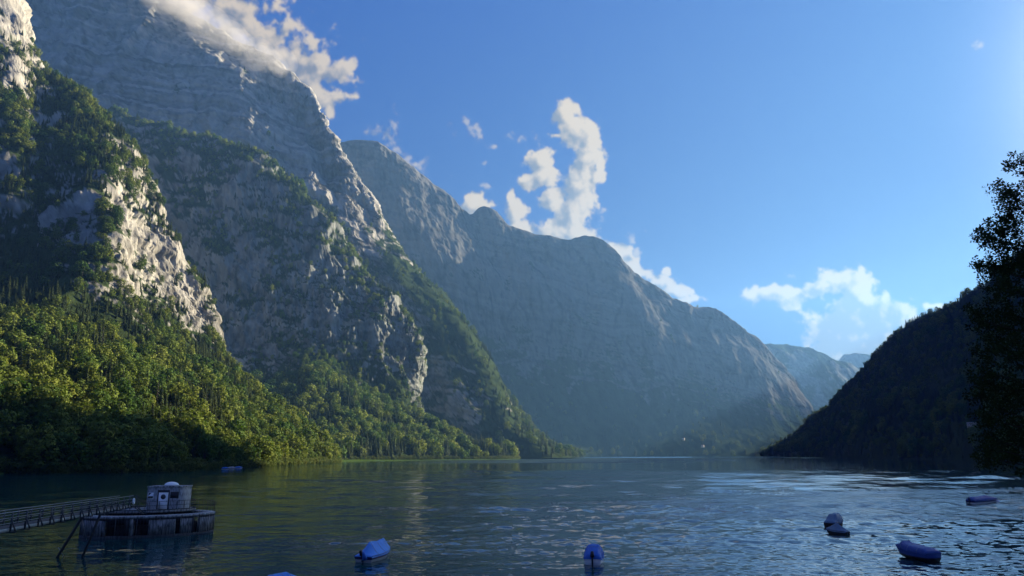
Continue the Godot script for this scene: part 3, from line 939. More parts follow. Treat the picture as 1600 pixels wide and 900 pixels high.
# ---------------------------------------------------------------- intake tower
func rim(st: SurfaceTool, a: float, b: float, inner: float, y0: float, y1: float, f0 := 0.0, f1 := TAU, n := 72, off := 0.0) -> void:
	for i in n:
		var f := lerpf(f0, f1, float(i) / n)
		var g := lerpf(f0, f1, float(i + 1) / n)
		var o0 := Vector3(a * cos(f), 0, b * sin(f) + off)
		var o1 := Vector3(a * cos(g), 0, b * sin(g) + off)
		var i0 := Vector3((a - inner) * cos(f), 0, (b - inner) * sin(f) + off)
		var i1 := Vector3((a - inner) * cos(g), 0, (b - inner) * sin(g) + off)
		var lo := Vector3(0, y0, 0)
		var hi := Vector3(0, y1, 0)
		quad(st, o0 + hi, o1 + hi, i1 + hi, i0 + hi)
		quad(st, i0 + lo, i1 + lo, o1 + lo, o0 + lo)
		quad(st, o1 + hi, o0 + hi, o0 + lo, o1 + lo)
		quad(st, i0 + hi, i1 + hi, i1 + lo, i0 + lo)
		if i == 0 and f1 - f0 < 6.0: quad(st, o0 + hi, i0 + hi, i0 + lo, o0 + lo)
		if i == n - 1 and f1 - f0 < 6.0: quad(st, i1 + hi, o1 + hi, o1 + lo, i1 + lo)

func make_tower() -> void:
	var l := on_water(124, 838)
	var r := on_water(334, 829)
	var dir := (r - l).normalized()
	var turn := atan2(-dir.z, dir.x)
	var a := (r - l).length() * 0.5
	var b := 5.2
	var o := thing("intake_tower", "weathered concrete intake tower standing in the lake with a small hut on its oval deck", "tower", (l + r) * 0.5 + Vector3(0.1, 0, 0.35), turn)
	var to_px := func(f: float) -> float: return seen_at(o.position + Basis(Vector3.UP, turn) * Vector3(a * cos(f), 1.2, b * sin(f))).x
	var angle := func(px: float) -> float:
		var best := 0.0
		var miss := 1e9
		for k in 721:
			var f := PI * k / 720.0
			var m: float = absf(to_px.call(f) - px)
			if m < miss:
				miss = m
				best = f
		return best
	var st := begin()
	rim(st, a, b, 1.5, 2.2, 2.45)
	part("deck_rim", done(st), mats.pale_concrete, o)
	st = begin()
	rim(st, a - 0.02, b - 0.02, 0.55, -1.5, 0.26)
	part("base_ring", done(st), mats.dark_concrete, o)
	st = begin()
	rim(st, a - 0.06, b - 0.06, 0.14, 2.0, 2.197)
	part("rim_beam", done(st), mats.dark_concrete, o)
	for w in [[124.0, 161.5], [231.5, 274.8], [284.0, 300.5], [313.0, 334.5]]:
		st = begin()
		rim(st, a - 0.1, b - 0.1, 0.35, 0.263, 2.195, angle.call(w[1]), angle.call(w[0]), 14)
		part("wall_panel", done(st), mats.concrete, o)
	for w in [[195.0, 201.5, "dark_concrete"], [202.0, 207.0, "concrete"], [300.8, 303.5, "dark_concrete"]]:
		st = begin()
		rim(st, a - 0.05, b - 0.05, 0.9, 0.262, 2.196, angle.call(w[1]), angle.call(w[0]), 4)
		part("pier", done(st), mats[w[2]], o)
	# the low inner wall seen through the openings
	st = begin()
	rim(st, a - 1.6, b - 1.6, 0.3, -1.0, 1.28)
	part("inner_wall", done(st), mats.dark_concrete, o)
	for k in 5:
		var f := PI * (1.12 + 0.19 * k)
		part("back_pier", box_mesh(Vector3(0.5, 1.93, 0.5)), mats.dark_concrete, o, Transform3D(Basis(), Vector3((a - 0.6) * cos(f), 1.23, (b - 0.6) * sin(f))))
	# upright screen bars all round the front
	var bar_m := bar(Vector3(0, 0.25, 0), Vector3(0, 2.2, 0), 0.022, 5)
	for k in 68:
		var f := PI * (k + 0.5) / 68.0
		part("screen_bar", bar_m, mats.galvanised if k % 7 == 3 else mats.steel, o, Transform3D(Basis(), Vector3((a - 0.03) * cos(f), 0, (b - 0.03) * sin(f))))
	# raised platform with the hut
	st = begin()
	rim(st, 5.3, 3.5, 3.49, 2.62, 2.92, 0, TAU, 60, -0.9)
	part("platform", done(st), mats.concrete, o)
	st = begin()
	rim(st, 4.7, 2.9, 0.4, 1.3, 2.617, 0, TAU, 48, -0.9)
	part("platform_drum", done(st), mats.dark_concrete, o)
	st = begin()
	rim(st, 5.34, 3.54, 0.12, 2.923, 3.0, 0, TAU, 60, -0.9)
	part("platform_kerb", done(st), mats.dark_concrete, o)
	var inv := Transform3D(Basis(Vector3.UP, turn), o.position).affine_inverse()
	var hut_at := inv * Vector3(-43.45, 2.92, -98.0)
	var hut_turn := Basis(Vector3.UP, -turn + 0.12)
	var ht := Transform3D(hut_turn, hut_at)
	# the hut is rounded on its right-hand corner
	st = begin()
	var outline: Array = [Vector2(-2.15, 1.7), Vector2(1.25, 1.7)]
	for k in 7:
		var f := PI * 0.5 * (1.0 - k / 6.0)
		outline.append(Vector2(1.25 + 0.9 * cos(f), 0.8 + 0.9 * sin(f)))
	outline.append_array([Vector2(2.15, -1.7), Vector2(-2.15, -1.7)])
	for i in outline.size():
		var p: Vector2 = outline[i]
		var s: Vector2 = outline[(i + 1) % outline.size()]
		quad(st, Vector3(p.x, 2.62, p.y), Vector3(s.x, 2.62, s.y), Vector3(s.x, 0, s.y), Vector3(p.x, 0, p.y))
	var hut := part("hut", done(st), mats.hut, o, ht)
	st = begin()
	for i in range(1, outline.size() - 1):
		for p in [outline[0], outline[i + 1], outline[i]]: st.add_vertex(Vector3(p.x * 1.03, 2.78, p.y * 1.04))
		for p in [outline[0], outline[i], outline[i + 1]]: st.add_vertex(Vector3(p.x * 1.03, 2.621, p.y * 1.04))
	for i in outline.size():
		var p: Vector2 = outline[i] * Vector2(1.03, 1.04)
		var s: Vector2 = outline[(i + 1) % outline.size()] * Vector2(1.03, 1.04)
		quad(st, Vector3(p.x, 2.78, p.y), Vector3(s.x, 2.78, s.y), Vector3(s.x, 2.621, s.y), Vector3(p.x, 2.621, p.y))
	part("roof", done(st), mats.concrete, hut)
	st = begin()
	for i in 5:
		for j in 20:
			var e0 := PI * 0.5 * i / 5.0
			var e1 := PI * 0.5 * (i + 1) / 5.0
			var f0 := TAU * j / 20.0
			var f1 := TAU * (j + 1) / 20.0
			var pt := func(e: float, f: float) -> Vector3: return Vector3(0.1 + 0.86 * cos(e) * cos(f), 2.84 + 0.42 * sin(e), -0.1 + 0.86 * cos(e) * sin(f))
			quad(st, pt.call(e1, f0), pt.call(e1, f1), pt.call(e0, f1), pt.call(e0, f0))
	part("skylight_dome", done(st, true), mats.white, hut)
	st = begin()
	tube(st, Vector3(0.1, 2.775, -0.1), Vector3(0.1, 2.86, -0.1), 0.93, 0.93, 24)
	part("skylight_kerb", done(st), mats.galvanised, hut)
	part("door_recess_shade", box_mesh(Vector3(1.45, 2.3, 0.05)), mats.black, hut, Transform3D(Basis(), Vector3(-0.2, 1.16, 1.682)))  # flat black plate round the door, painted as the shade of a recess
	var door := part("door", box_mesh(Vector3(1.12, 2.0, 0.07)), mats.white, hut, Transform3D(Basis(), Vector3(-0.2, 1.02, 1.72)))
	st = begin()
	tube(st, Vector3(0, 0.48, 0.03), Vector3(0, 0.48, 0.05), 0.3, 0.3, 16)
	part("door_emblem", done(st), mats.steel, door)
	part("handle", box_mesh(Vector3(0.04, 0.14, 0.05)), mats.black, door, Transform3D(Basis(), Vector3(0.45, -0.05, 0.05)))
	part("dark_panel", box_mesh(Vector3(1.0, 0.75, 0.05)), mats.black, hut, Transform3D(Basis(), Vector3(1.1, 1.72, 1.70)))
	var sign := part("notice_board", box_mesh(Vector3(0.66, 0.8, 0.04)), mats.white, hut, Transform3D(Basis(), Vector3(-1.72, 1.62, 1.715)))
	part("notice_stripe", box_mesh(Vector3(0.6, 0.24, 0.02)), mats.black, sign, Transform3D(Basis(), Vector3(0, -0.16, 0.024)))
	st = begin()
	for p in [Vector3(-0.28, 0.36, 0.026), Vector3(0.1, 0.36, 0.026), Vector3(-0.28, 0.0, 0.026)]: st.add_vertex(p)
	part("notice_mark", done(st), mats.steel, sign)
	# railings
	rails(o, func(f: float) -> Vector3: return Vector3((a - 0.12) * cos(f), 2.45, (b - 0.12) * sin(f)), -0.12 * PI + 0.5, -PI - 0.25, 26, "rim_railing", 1.25)
	rails(o, func(f: float) -> Vector3: return Vector3(5.2 * cos(f), 3.0, 3.4 * sin(f) - 0.9), PI * 0.72, -0.15 * PI, 13, "platform_railing", 0.95)

func rails(o: Node3D, where: Callable, f0: float, f1: float, n: int, called: String, high: float) -> void:
	var post := bar(Vector3.ZERO, Vector3(0, high, 0), 0.036, 5)
	for k in n + 1:
		part("railing_post", post, mats.steel, o, Transform3D(Basis(), where.call(lerpf(f0, f1, float(k) / n))))
	for level in [0.5, 1.0]:
		var st := begin()
		for k in n:
			tube(st, where.call(lerpf(f0, f1, float(k) / n)) + Vector3(0, high * level, 0), where.call(lerpf(f0, f1, float(k + 1) / n)) + Vector3(0, high * level, 0), 0.03, 0.03, 5)
		part("railing_bar", done(st), mats.steel, o)

func make_bridge() -> void:
	var from := Vector3(-24.6, 5.45, -18.0)
	var to := at(196, 790.5, 88.5)
	var o := thing("footbridge", "narrow steel footbridge with braced frames leading out to the intake tower", "bridge", Vector3(from.x, 0, from.z))
	from -= o.position
	to -= o.position
	var along := (to - from).normalized()
	var right := along.cross(Vector3.UP).normalized()
	var basis := Basis(right, Vector3.UP, -along)
	var length := (to - from).length()
	var st := begin()
	for s in [-1.0, 1.0]:
		st = begin()
		box(st, Vector3(0.09, 0.22, length), Transform3D(Basis(right, along.cross(right) * -1.0, -along), from.lerp(to, 0.5) + right * s * 0.6 - Vector3(0, 0.02, 0)))
		part("side_beam", done(st), mats.galvanised, o)
	var count := int(length / 0.62)
	var board := box_mesh(Vector3(1.1, 0.05, 0.56))
	for k in count:
		var f := (k + 0.5) / count
		part("deck_plate", board, mats.steel, o, Transform3D(Basis(right, along.cross(right) * -1.0, -along), from.lerp(to, f) + Vector3(0, 0.1, 0)))
	var frames := 26
	st = begin()
	for s in [-1.0, 1.0]:                                    # one upright with its knee brace, both sides, and the bearer below
		tube(st, Vector3(s * 0.66, -0.2, 0), Vector3(s * 0.70, 1.12, 0), 0.075, 0.055, 6)
		tube(st, Vector3(s * 1.0, -0.14, 0), Vector3(s * 0.69, 0.62, 0), 0.055, 0.05, 5)
	tube(st, Vector3(-1.02, -0.17, 0), Vector3(1.02, -0.17, 0), 0.05, 0.05, 6)
	var frame := done(st)
	for k in frames:
		part("bridge_frame", frame, mats.steel, o, Transform3D(basis, from.lerp(to, (k + 0.35) / frames)))
	for s in [-1.0, 1.0]:
		for level in [0.42, 0.76, 1.12]:
			var off: Vector3 = right * s * (0.68 + 0.02 * level) + Vector3(0, level, 0)
			part("handrail" if level > 1.0 else "middle_rail", bar(from + off, to + off, 0.028 if level > 1.0 else 0.018, 6), mats.galvanised, o)
	# trestle
	var foot_l := on_water(80, 870) - o.position
	var foot_r := on_water(122, 868) - o.position
	var top := from.lerp(to, 0.79)
	var head_l := top - right * 0.55 + Vector3(0, -0.15, 0)
	var head_r := top + right * 0.9 + Vector3(0, -0.15, 0)
	part("trestle_leg", bar(foot_l - Vector3(0, 1.5, 0) + (foot_l - head_l) * 0.2, head_l, 0.14, 8), mats.steel, o)
	part("trestle_leg", bar(foot_r - Vector3(0, 1.5, 0), head_r, 0.12, 8), mats.steel, o)
	part("trestle_brace", bar(head_l.lerp(foot_l, 0.12) + right * 0.2, head_r.lerp(foot_r, 0.62), 0.035, 6), mats.galvanised, o)
	part("trestle_brace", bar(head_l.lerp(foot_l, 0.78), foot_r.lerp(foot_l, 0.45) + Vector3(0, -0.3, 0), 0.035, 6), mats.galvanised, o)
	part("trestle_head", bar(head_l - right * 0.4, head_r + right * 0.3, 0.09, 8), mats.steel, o)
	# landing and stairs down to the tower
	st = begin()
	box(st, Vector3(1.5, 0.1, 1.5), Transform3D(basis, to + along * 0.7 + Vector3(0, -0.02, 0)))
	part("landing", done(st), mats.steel, o)
	var stair_dir := (right * 0.85 + along * 0.5).normalized()
	var s0 := to + along * 0.7 + stair_dir * 0.8
	var across := stair_dir.cross(Vector3.UP)
	for k in 5:
		st = begin()
		box(st, Vector3(0.9, 0.04, 0.26), Transform3D(Basis(across, Vector3.UP, -stair_dir), s0 + stair_dir * (0.24 * k + 0.1) - Vector3(0, 0.19 * (k + 1), 0)))
		part("stair_tread", done(st), mats.steel, o)
	for s in [-1.0, 1.0]:
		st = begin()
		tube(st, s0 + across * s * 0.47, s0 + across * s * 0.47 + stair_dir * 1.35 - Vector3(0, 1.1, 0), 0.06, 0.06, 6)
		part("stringer", done(st), mats.steel, o)
		st = begin()
		var r0: Vector3 = s0 + across * s * 0.5 + Vector3(0, 1.15, 0)
		tube(st, r0, r0 + stair_dir * 1.35 - Vector3(0, 1.05, 0), 0.035, 0.035, 6)
		tube(st, r0, r0 - Vector3(0, 1.15, 0), 0.03, 0.03, 6)
		tube(st, r0 + stair_dir * 1.35 - Vector3(0, 1.05, 0), r0 + stair_dir * 1.35 - Vector3(0, 2.1, 0), 0.03, 0.03, 6)
		part("stair_rail", done(st), mats.steel, o)
	# lifebuoy on the near railing
	var f := 0.0
	for k in 400:
		if seen_at(o.position + from.lerp(to, k / 400.0) + right * 0.75).x > 130.0: f = k / 400.0
	for k in 400:
		if seen_at(o.position + from.lerp(to, k / 400.0) + right * 0.75 + Vector3(0, 0.5, 0)).x > 129.5: f = k / 400.0
	var tor := TorusMesh.new()
	tor.inner_radius = 0.17
	tor.outer_radius = 0.36
	tor.rings = 20
	tor.ring_segments = 10
	var lb := part("lifebuoy", tor, mats.white, self, Transform3D(Basis(Vector3.UP.cross(right), right, Vector3.UP), o.position + from.lerp(to, f) + right * 0.85 + Vector3(0, 0.5, 0)))
	tag(lb, "white round lifebuoy hanging on the near railing of the footbridge", "lifebuoy")

# ---------------------------------------------------------------- boats
func along_list(list: Array, s: float) -> float:
	for k in range(1, list.size()):
		if s <= list[k][0]:
			return lerpf(list[k - 1][1], list[k][1], (s - list[k - 1][0]) / (list[k][0] - list[k - 1][0]))
	return list[-1][1]

func half_beam(s: float, beam: float) -> float:
	return beam * 0.5 * (0.86 + 0.14 * minf(s / 0.35, 1.0)) * (1.0 - pow(maxf(0.0, (s - 0.35) / 0.65), 2.4) * 0.97)

func boat(label: String, stern: Vector3, bow: Vector3, o2: Dictionary) -> Node3D:
	var length := (bow - stern).length()
	var dir := (bow - stern).normalized()
	var o := thing("covered_boat", label, "boat", Vector3((stern.x + bow.x) * 0.5, 0.0, (stern.z + bow.z) * 0.5), atan2(-dir.z, dir.x), o2.get("group", "boats moored on the lake"))
	var beam: float = o2.get("beam", 1.8)
	var free: float = o2.get("free", 0.55)
	var n := 18
	var sheer := func(s: float) -> float: return free * (1.0 + 0.3 * s * s)
	var x_of := func(s: float, y: float) -> float: return -length * 0.5 + length * s * (1.0 - 0.05 * clampf(1.0 - y / free, 0.0, 1.5)) + 0.06 * length * maxf(0.0, s - 0.8) / 0.2 * clampf(y / free, 0.0, 1.3)
	var split: float = o2.get("split", 0.45)
	for band in 2:
		var st := begin()
		var point := func(s: float, m: float, side: float) -> Vector3:
			var hb := half_beam(s, beam)
			var top: float = sheer.call(s)
			var cut := top * split
			if band == 0:
				var y := lerpf(-0.22 + 0.2 * pow(s, 4.0), cut, m)
				return Vector3(x_of.call(s, y), y, side * hb * lerpf(0.45, 0.93, pow(m, 0.5)))
			var y2 := lerpf(cut, top, m)
			return Vector3(x_of.call(s, y2), y2, side * hb * lerpf(0.93, 1.0, m))
		for side in [-1.0, 1.0]:
			for i in n:
				for m in 4:
					var q4 := [point.call(i / float(n), (m + 1) / 4.0, side), point.call((i + 1) / float(n), (m + 1) / 4.0, side), point.call((i + 1) / float(n), m / 4.0, side), point.call(i / float(n), m / 4.0, side)]
					if side < 0: q4.reverse()
					quad(st, q4[0], q4[1], q4[2], q4[3])
		for m in 4:                                          # transom
			quad(st, point.call(0.0, (m + 1) / 4.0, -1.0), point.call(0.0, (m + 1) / 4.0, 1.0), point.call(0.0, m / 4.0, 1.0), point.call(0.0, m / 4.0, -1.0))
		part("hull" if band == 0 else "topside", done(st), o2.hull if band == 0 else o2.side, o)
	var rub := begin()
	for side in [-1.0, 1.0]:
		for i in n:
			var s0 := i / float(n)
			var s1 := (i + 1) / float(n)
			tube(rub, Vector3(x_of.call(s0, free), sheer.call(s0) - 0.02, side * half_beam(s0, beam)), Vector3(x_of.call(s1, free), sheer.call(s1) - 0.02, side * half_beam(s1, beam)), 0.03, 0.03, 5)
	part("rub_rail", done(rub), o2.get("rail", o2.side), o)
	# the cover: rows across from gunwale to gunwale, its height along the boat given by profile
	var profile: Array = o2.profile
	var flat: float = o2.get("flat", 0.2)                    # half-width of the top against that of the boat
	var sag: float = o2.get("sag", 0.05)
	var fold := noise(FastNoiseLite.TYPE_SIMPLEX_SMOOTH, 1.6, 3, int(absf(stern.x) * 10.0))
	var cover := begin()
	var nx := 30
	var ny := 14
	cover.set_smooth_group(0)
	var pt := func(i: int, j: int) -> Vector3:
		var s := i / float(nx)
		var f := j / float(ny) * 2.0 - 1.0                   # across, -1 to 1
		var hb := half_beam(s, beam) + 0.035
		var h := along_list(profile, s)
		var g := absf(f)
		var z := 0.0
		var y := 0.0
		var edge: float = sheer.call(s)
		if g > 0.9:
			z = hb
			y = edge - 0.16 * (g - 0.9) / 0.1
		else:
			var m := 1.0 - g / 0.9                            # 0 at the gunwale, 1 on the middle line
			z = hb * (1.0 - m * (1.0 - 0.0))
			var up: float = clampf(m / (1.0 - flat), 0.0, 1.0)
			y = edge + h * (pow(up, o2.get("power", 1.0)) + (0.06 * (m - 1.0 + flat) / maxf(flat, 0.05) if m > 1.0 - flat else 0.0)) - sag * sin(PI * up) * minf(h, 1.0)
		var p := Vector3(x_of.call(s, free), y, z * signf(f))
		var w := fold.get_noise_2d(p.x * 1.2, p.z * 2.2 + p.y) * 0.035
		return p + Vector3(0, w * (1.0 if g < 0.9 else 0.0), w * signf(f))
	for i in nx:
		for j in ny:
			quad(cover, pt.call(i, j), pt.call(i, j + 1), pt.call(i + 1, j + 1), pt.call(i + 1, j))
	for j in ny:                                             # hanging end over the transom
		var e0: Vector3 = pt.call(0, j)
		var e1: Vector3 = pt.call(0, j + 1)
		quad(cover, Vector3(e0.x - 0.03, free - 0.08, e0.z), Vector3(e1.x - 0.03, free - 0.08, e1.z), e1, e0)
	part("cover", done(cover, o2.get("smooth", true)), o2.cover, o)
	for s in ([0.24, 0.5, 0.78] if length < 8.0 else []):
		var i := int(s * nx)
		var strap := begin()
		for j in ny:
			tube(strap, pt.call(i, j) + Vector3(0, 0.006, 0), pt.call(i, j + 1) + Vector3(0, 0.006, 0), 0.016, 0.016, 4)
		part("cover_strap", done(strap), o2.get("strap", mats.galvanised), o)
	var rope := begin()
	var r0 := Vector3(x_of.call(1.0, free), free * 1.2, 0.0)
	for k in 6:
		var f0 := k / 6.0
		var f1 := (k + 1) / 6.0
		tube(rope, r0 + Vector3(1.6 * f0, -free * 1.35 * sqrt(f0), 0), r0 + Vector3(1.6 * f1, -free * 1.35 * sqrt(f1), 0), 0.014, 0.014, 4)
	part("mooring_line", done(rope), mats.galvanised, o)
	if o2.has("motor"):
		var mx := -length * 0.5 - 0.22
		var mt := Transform3D(Basis(Vector3(0, 0, 1), o2.get("tilt", 0.0)), Vector3(mx, free - 0.05, 0))
		var st := begin()
		tube(st, Vector3(-0.02, 0.62, 0), Vector3(0.02, 0.2, 0), 0.13, 0.2, 10)
		tube(st, Vector3(-0.02, 0.68, 0), Vector3(-0.02, 0.62, 0), 0.07, 0.13, 10)
		part("outboard_motor", done(st), o2.motor, o, mt)
		st = begin()
		tube(st, Vector3(0.02, 0.2, 0), Vector3(0.0, -0.65, 0), 0.09, 0.055, 8)
		box(st, Vector3(0.3, 0.04, 0.14), Transform3D(Basis(), Vector3(-0.08, -0.32, 0)))
		box(st, Vector3(0.28, 0.26, 0.05), Transform3D(Basis(), Vector3(0.0, -0.72, 0)))
		part("motor_leg", done(st), mats.black, o, mt)
	return o

func make_boats() -> void:
	var blue := cloth(Color(0.07, 0.28, 0.70))
	var navy := cloth(Color(0.014, 0.055, 0.24))
	var slate := cloth(Color(0.12, 0.19, 0.26))
	var bright := cloth(Color(0.025, 0.14, 0.50))
	var dark_blue := paint(Color(0.006, 0.012, 0.085), 0.3)
	var white := paint(Color(0.82, 0.82, 0.80), 0.3)
	var grey := paint(Color(0.5, 0.51, 0.5), 0.4)
	var brown := paint(Color(0.030, 0.014, 0.010), 0.5)
	var black := paint(Color(0.012, 0.012, 0.014), 0.45)
	var a := boat("blue motor boat under a ridged blue tent cover, its outboard raised at the stern", on_water(567, 880), on_water(606, 868.5), {"beam": 2.0, "free": 0.62, "hull": grey, "side": dark_blue, "rail": dark_blue, "cover": blue, "motor": black, "tilt": 0.5, "split": 0.48, "flat": 0.04, "sag": 0.10, "smooth": false,
		"profile": [[0.0, 0.1], [0.06, 0.28], [0.2, 1.02], [0.24, 1.05], [0.5, 0.92], [0.76, 1.0], [0.8, 0.98], [0.93, 0.34], [1.0, 0.05]]})
	var st := begin()
	tube(st, Vector3(0, 0.7, 0), Vector3(0, 1.05, 0), 0.16, 0.10, 10)
	tube(st, Vector3(0, 0.35, 0), Vector3(0, 0.7, 0), 0.24, 0.16, 10)
	part("motor_hood", done(st), bright, a, Transform3D(Basis(Vector3(0, 0, 1), 0.5), Vector3(-3.1, 0.15, 0.5)))
	var sb := on_water(926, 884)
	boat("small white boat seen from astern under a rounded bright blue cover", sb, sb + Vector3(0.75, 0, -4.0), {"beam": 1.75, "free": 0.62, "hull": white, "side": white, "rail": dark_blue, "cover": bright, "motor": black, "split": 0.3, "flat": 0.55, "power": 0.6, "sag": 0.0,
		"profile": [[0.0, 0.22], [0.1, 0.55], [0.3, 0.95], [0.6, 0.85], [0.85, 0.4], [1.0, 0.05]]})
	var sc := on_water(1297, 826)
	boat("dark hulled boat with a high boxy slate grey cover, behind a smaller one", sc, sc + Vector3(2.7, 0, -2.8), {"beam": 1.85, "free": 0.78, "hull": brown, "side": brown, "cover": slate, "split": 0.3, "flat": 0.5, "power": 0.7, "sag": 0.0,
		"profile": [[0.0, 0.12], [0.12, 0.4], [0.3, 0.95], [0.7, 0.95], [0.84, 0.5], [1.0, 0.08]]})
	var sd := on_water(1325, 837)
	boat("little boat under a pointed slate grey tent cover, the smaller of a pair", sd, sd + Vector3(-1.6, 0, -2.0), {"beam": 1.25, "free": 0.5, "hull": black, "side": black, "cover": slate, "split": 0.3, "flat": 0.05, "sag": 0.06, "smooth": false,
		"profile": [[0.0, 0.12], [0.45, 0.75], [0.55, 0.78], [1.0, 0.06]]})
	boat("dark navy boat under a low flat navy cover, nearest on the right", on_water(1460, 876), on_water(1405, 866), {"beam": 1.9, "free": 0.7, "hull": black, "side": navy, "cover": navy, "split": 0.3, "flat": 0.7, "power": 0.55, "sag": 0.0,
		"profile": [[0.0, 0.1], [0.1, 0.32], [0.45, 0.36], [0.72, 0.42], [0.76, 0.58], [0.8, 0.36], [1.0, 0.03]]})
	boat("blue covered boat with a white bottom stripe, farthest out on the right", on_water(1516, 787.5), on_water(1556, 785.5), {"beam": 2.0, "free": 0.7, "hull": white, "side": dark_blue, "cover": navy, "motor": dark_blue, "split": 0.4, "flat": 0.4, "power": 0.7, "sag": 0.0,
		"profile": [[0.0, 0.35], [0.1, 0.62], [0.3, 0.58], [0.5, 0.72], [0.65, 0.68], [0.85, 0.35], [1.0, 0.05]]})
	var sg := on_water(411, 926)
	boat("blue covered boat cut off by the lower edge of the picture", sg, on_water(426, 924) + Vector3(1.2, 0, -1.2), {"beam": 1.7, "free": 0.6, "hull": white, "side": dark_blue, "cover": blue, "split": 0.4, "flat": 0.3, "power": 0.8, "sag": 0.03,
		"profile": [[0.0, 0.1], [0.2, 0.5], [0.7, 0.5], [1.0, 0.05]]})
	var k := 0
	for h in [[346, 357, 733.2, bright, "left of three covered boats at the foot of the sunlit shore trees"], [356, 367, 732.4, cloth(Color(0.35, 0.38, 0.42)), "pale middle one of three covered boats below the sunlit shore trees"], [366.5, 378, 732.0, bright, "right of three covered boats at the foot of the sunlit shore trees"]]:
		boat(h[4], on_water(h[0], h[2]), on_water(h[1], h[2] - 0.1), {"beam": 1.9, "free": 0.6, "hull": white, "side": dark_blue, "cover": h[3], "split": 0.4, "flat": 0.4, "power": 0.8, "group": "covered boats along the left shore",
			"profile": [[0.0, 0.2], [0.2, 0.7], [0.7, 0.8], [1.0, 0.05]]})
		k += 1
	var p0 := on_water(196, 738)
	var p1 := on_water(221, 737.4)
	var sail := thing("sailing_boat", "low pale sailing boat with a bare mast against the dark left shore", "sailboat", (p0 + p1) * 0.5, 0.0)
	st = begin()
	var sl := (p1 - p0).length()
	for i in 12:
		for side in [-1.0, 1.0]:
			var u0 := i / 12.0
			var u1 := (i + 1) / 12.0
			var q4 := [Vector3((u0 - 0.5) * sl, 0.75, side * half_beam(u0, 2.2)), Vector3((u1 - 0.5) * sl, 0.75, side * half_beam(u1, 2.2)), Vector3((u1 - 0.5) * sl * 0.95, -0.2, side * half_beam(u1, 1.6)), Vector3((u0 - 0.5) * sl * 0.95, -0.2, side * half_beam(u0, 1.6))]
			if side < 0: q4.reverse()
			quad(st, q4[0], q4[1], q4[2], q4[3])
		quad(st, Vector3((i / 12.0 - 0.5) * sl, 0.74, -half_beam(i / 12.0, 2.2)), Vector3(((i + 1) / 12.0 - 0.5) * sl, 0.74, -half_beam((i + 1) / 12.0, 2.2)), Vector3(((i + 1) / 12.0 - 0.5) * sl, 0.74, half_beam((i + 1) / 12.0, 2.2)), Vector3((i / 12.0 - 0.5) * sl, 0.74, half_beam(i / 12.0, 2.2)))
	part("hull", done(st), white, sail)
	part("mast", bar(Vector3(0.4, 0.7, 0), Vector3(0.4, 4.6, 0), 0.08), mats.galvanised, sail)
	part("boom", bar(Vector3(0.4, 1.3, 0), Vector3(-3.0, 1.35, 0), 0.09), white, sail)
	var by := on_water(1558.5, 785.5)
	var sph := SphereMesh.new()
	sph.radius = 0.45
	sph.height = 0.9
	sph.radial_segments = 16
	sph.rings = 8
	var buoy := thing("mooring_buoy", "white mooring buoy off the bow of the farthest blue boat", "buoy", by)
	part("float", sph, mats.white, buoy, Transform3D(Basis(), Vector3(0, 0.15, 0)))
	var ring := TorusMesh.new()
	ring.inner_radius = 0.07
	ring.outer_radius = 0.11
	ring.rings = 12
	ring.ring_segments = 6
	part("ring", ring, mats.steel, buoy, Transform3D(Basis(Vector3.RIGHT, PI / 2), Vector3(0, 0.68, 0)))

func cloth(c: Color) -> StandardMaterial3D:
	var m := paint(c, 0.62)
	m.rim_enabled = true
	m.rim = 0.3
	return m

# ---------------------------------------------------------------- houses
func nearest_ground(t: Dictionary, px: float, py: float) -> Vector3:
	var p: PackedVector3Array = t.p
	var best := Vector3.ZERO
	var miss := 1e9
	for k in range(0, p.size(), 2):
		if t.rise[k] >= 1.0: continue
		var s := seen_at(p[k])
		var m := absf(s.x - px) + absf(s.y - py)
		if m < miss:
			miss = m
			best = p[k]
	return best

func house(label: String, where: Vector3, size: Vector3, turn: float, flat: bool, group := "") -> void:
	var o := thing("house", label, "house", where, turn, group)
	var h := size.y
	var st := begin()
	box(st, Vector3(size.x, h + 4.0, size.z), Transform3D(Basis(), Vector3(0, (h - 4.0) * 0.5, 0)))
	part("wall", done(st), mats.plaster, o)
	st = begin()
	if flat:
		box(st, Vector3(size.x * 1.06, 0.4, size.z * 1.1), Transform3D(Basis(), Vector3(0, h + 0.205, 0)))
	else:
		var e := size.x * 0.5 + 0.5
		var d := size.z * 0.5 + 0.6
		var rise := size.z * 0.42
		quad(st, Vector3(-e, h + rise, 0), Vector3(e, h + rise, 0), Vector3(e, h - 0.2, d), Vector3(-e, h - 0.2, d))
		quad(st, Vector3(e, h + rise, 0), Vector3(-e, h + rise, 0), Vector3(-e, h - 0.2, -d), Vector3(e, h - 0.2, -d))
		for s in [-1.0, 1.0]:
			var tri := [Vector3(s * size.x * 0.49, h + rise - 0.4, 0), Vector3(s * size.x * 0.49, h, size.z * 0.49), Vector3(s * size.x * 0.49, h, -size.z * 0.49)]
			if s < 0: tri.reverse()
			for p in tri: st.add_vertex(p)
	part("roof", done(st), mats.roof if not flat else mats.pale_concrete, o)
	var floors := maxi(1, int(h / 2.8))
	var wide := maxi(2, int(size.x / 3.0))
	for f in floors:
		for k in wide:
			var wm := box_mesh(Vector3(1.2, 1.3, 0.1))
			part("door" if f == 0 and k == wide / 2 else "window", box_mesh(Vector3(1.1, 2.1, 0.1)) if f == 0 and k == wide / 2 else wm, mats.pane, o, Transform3D(Basis(), Vector3((k + 0.5) / wide * size.x - size.x * 0.5, f * 2.8 + (1.05 if f == 0 and k == wide / 2 else 1.6), size.z * 0.5 + 0.03)))

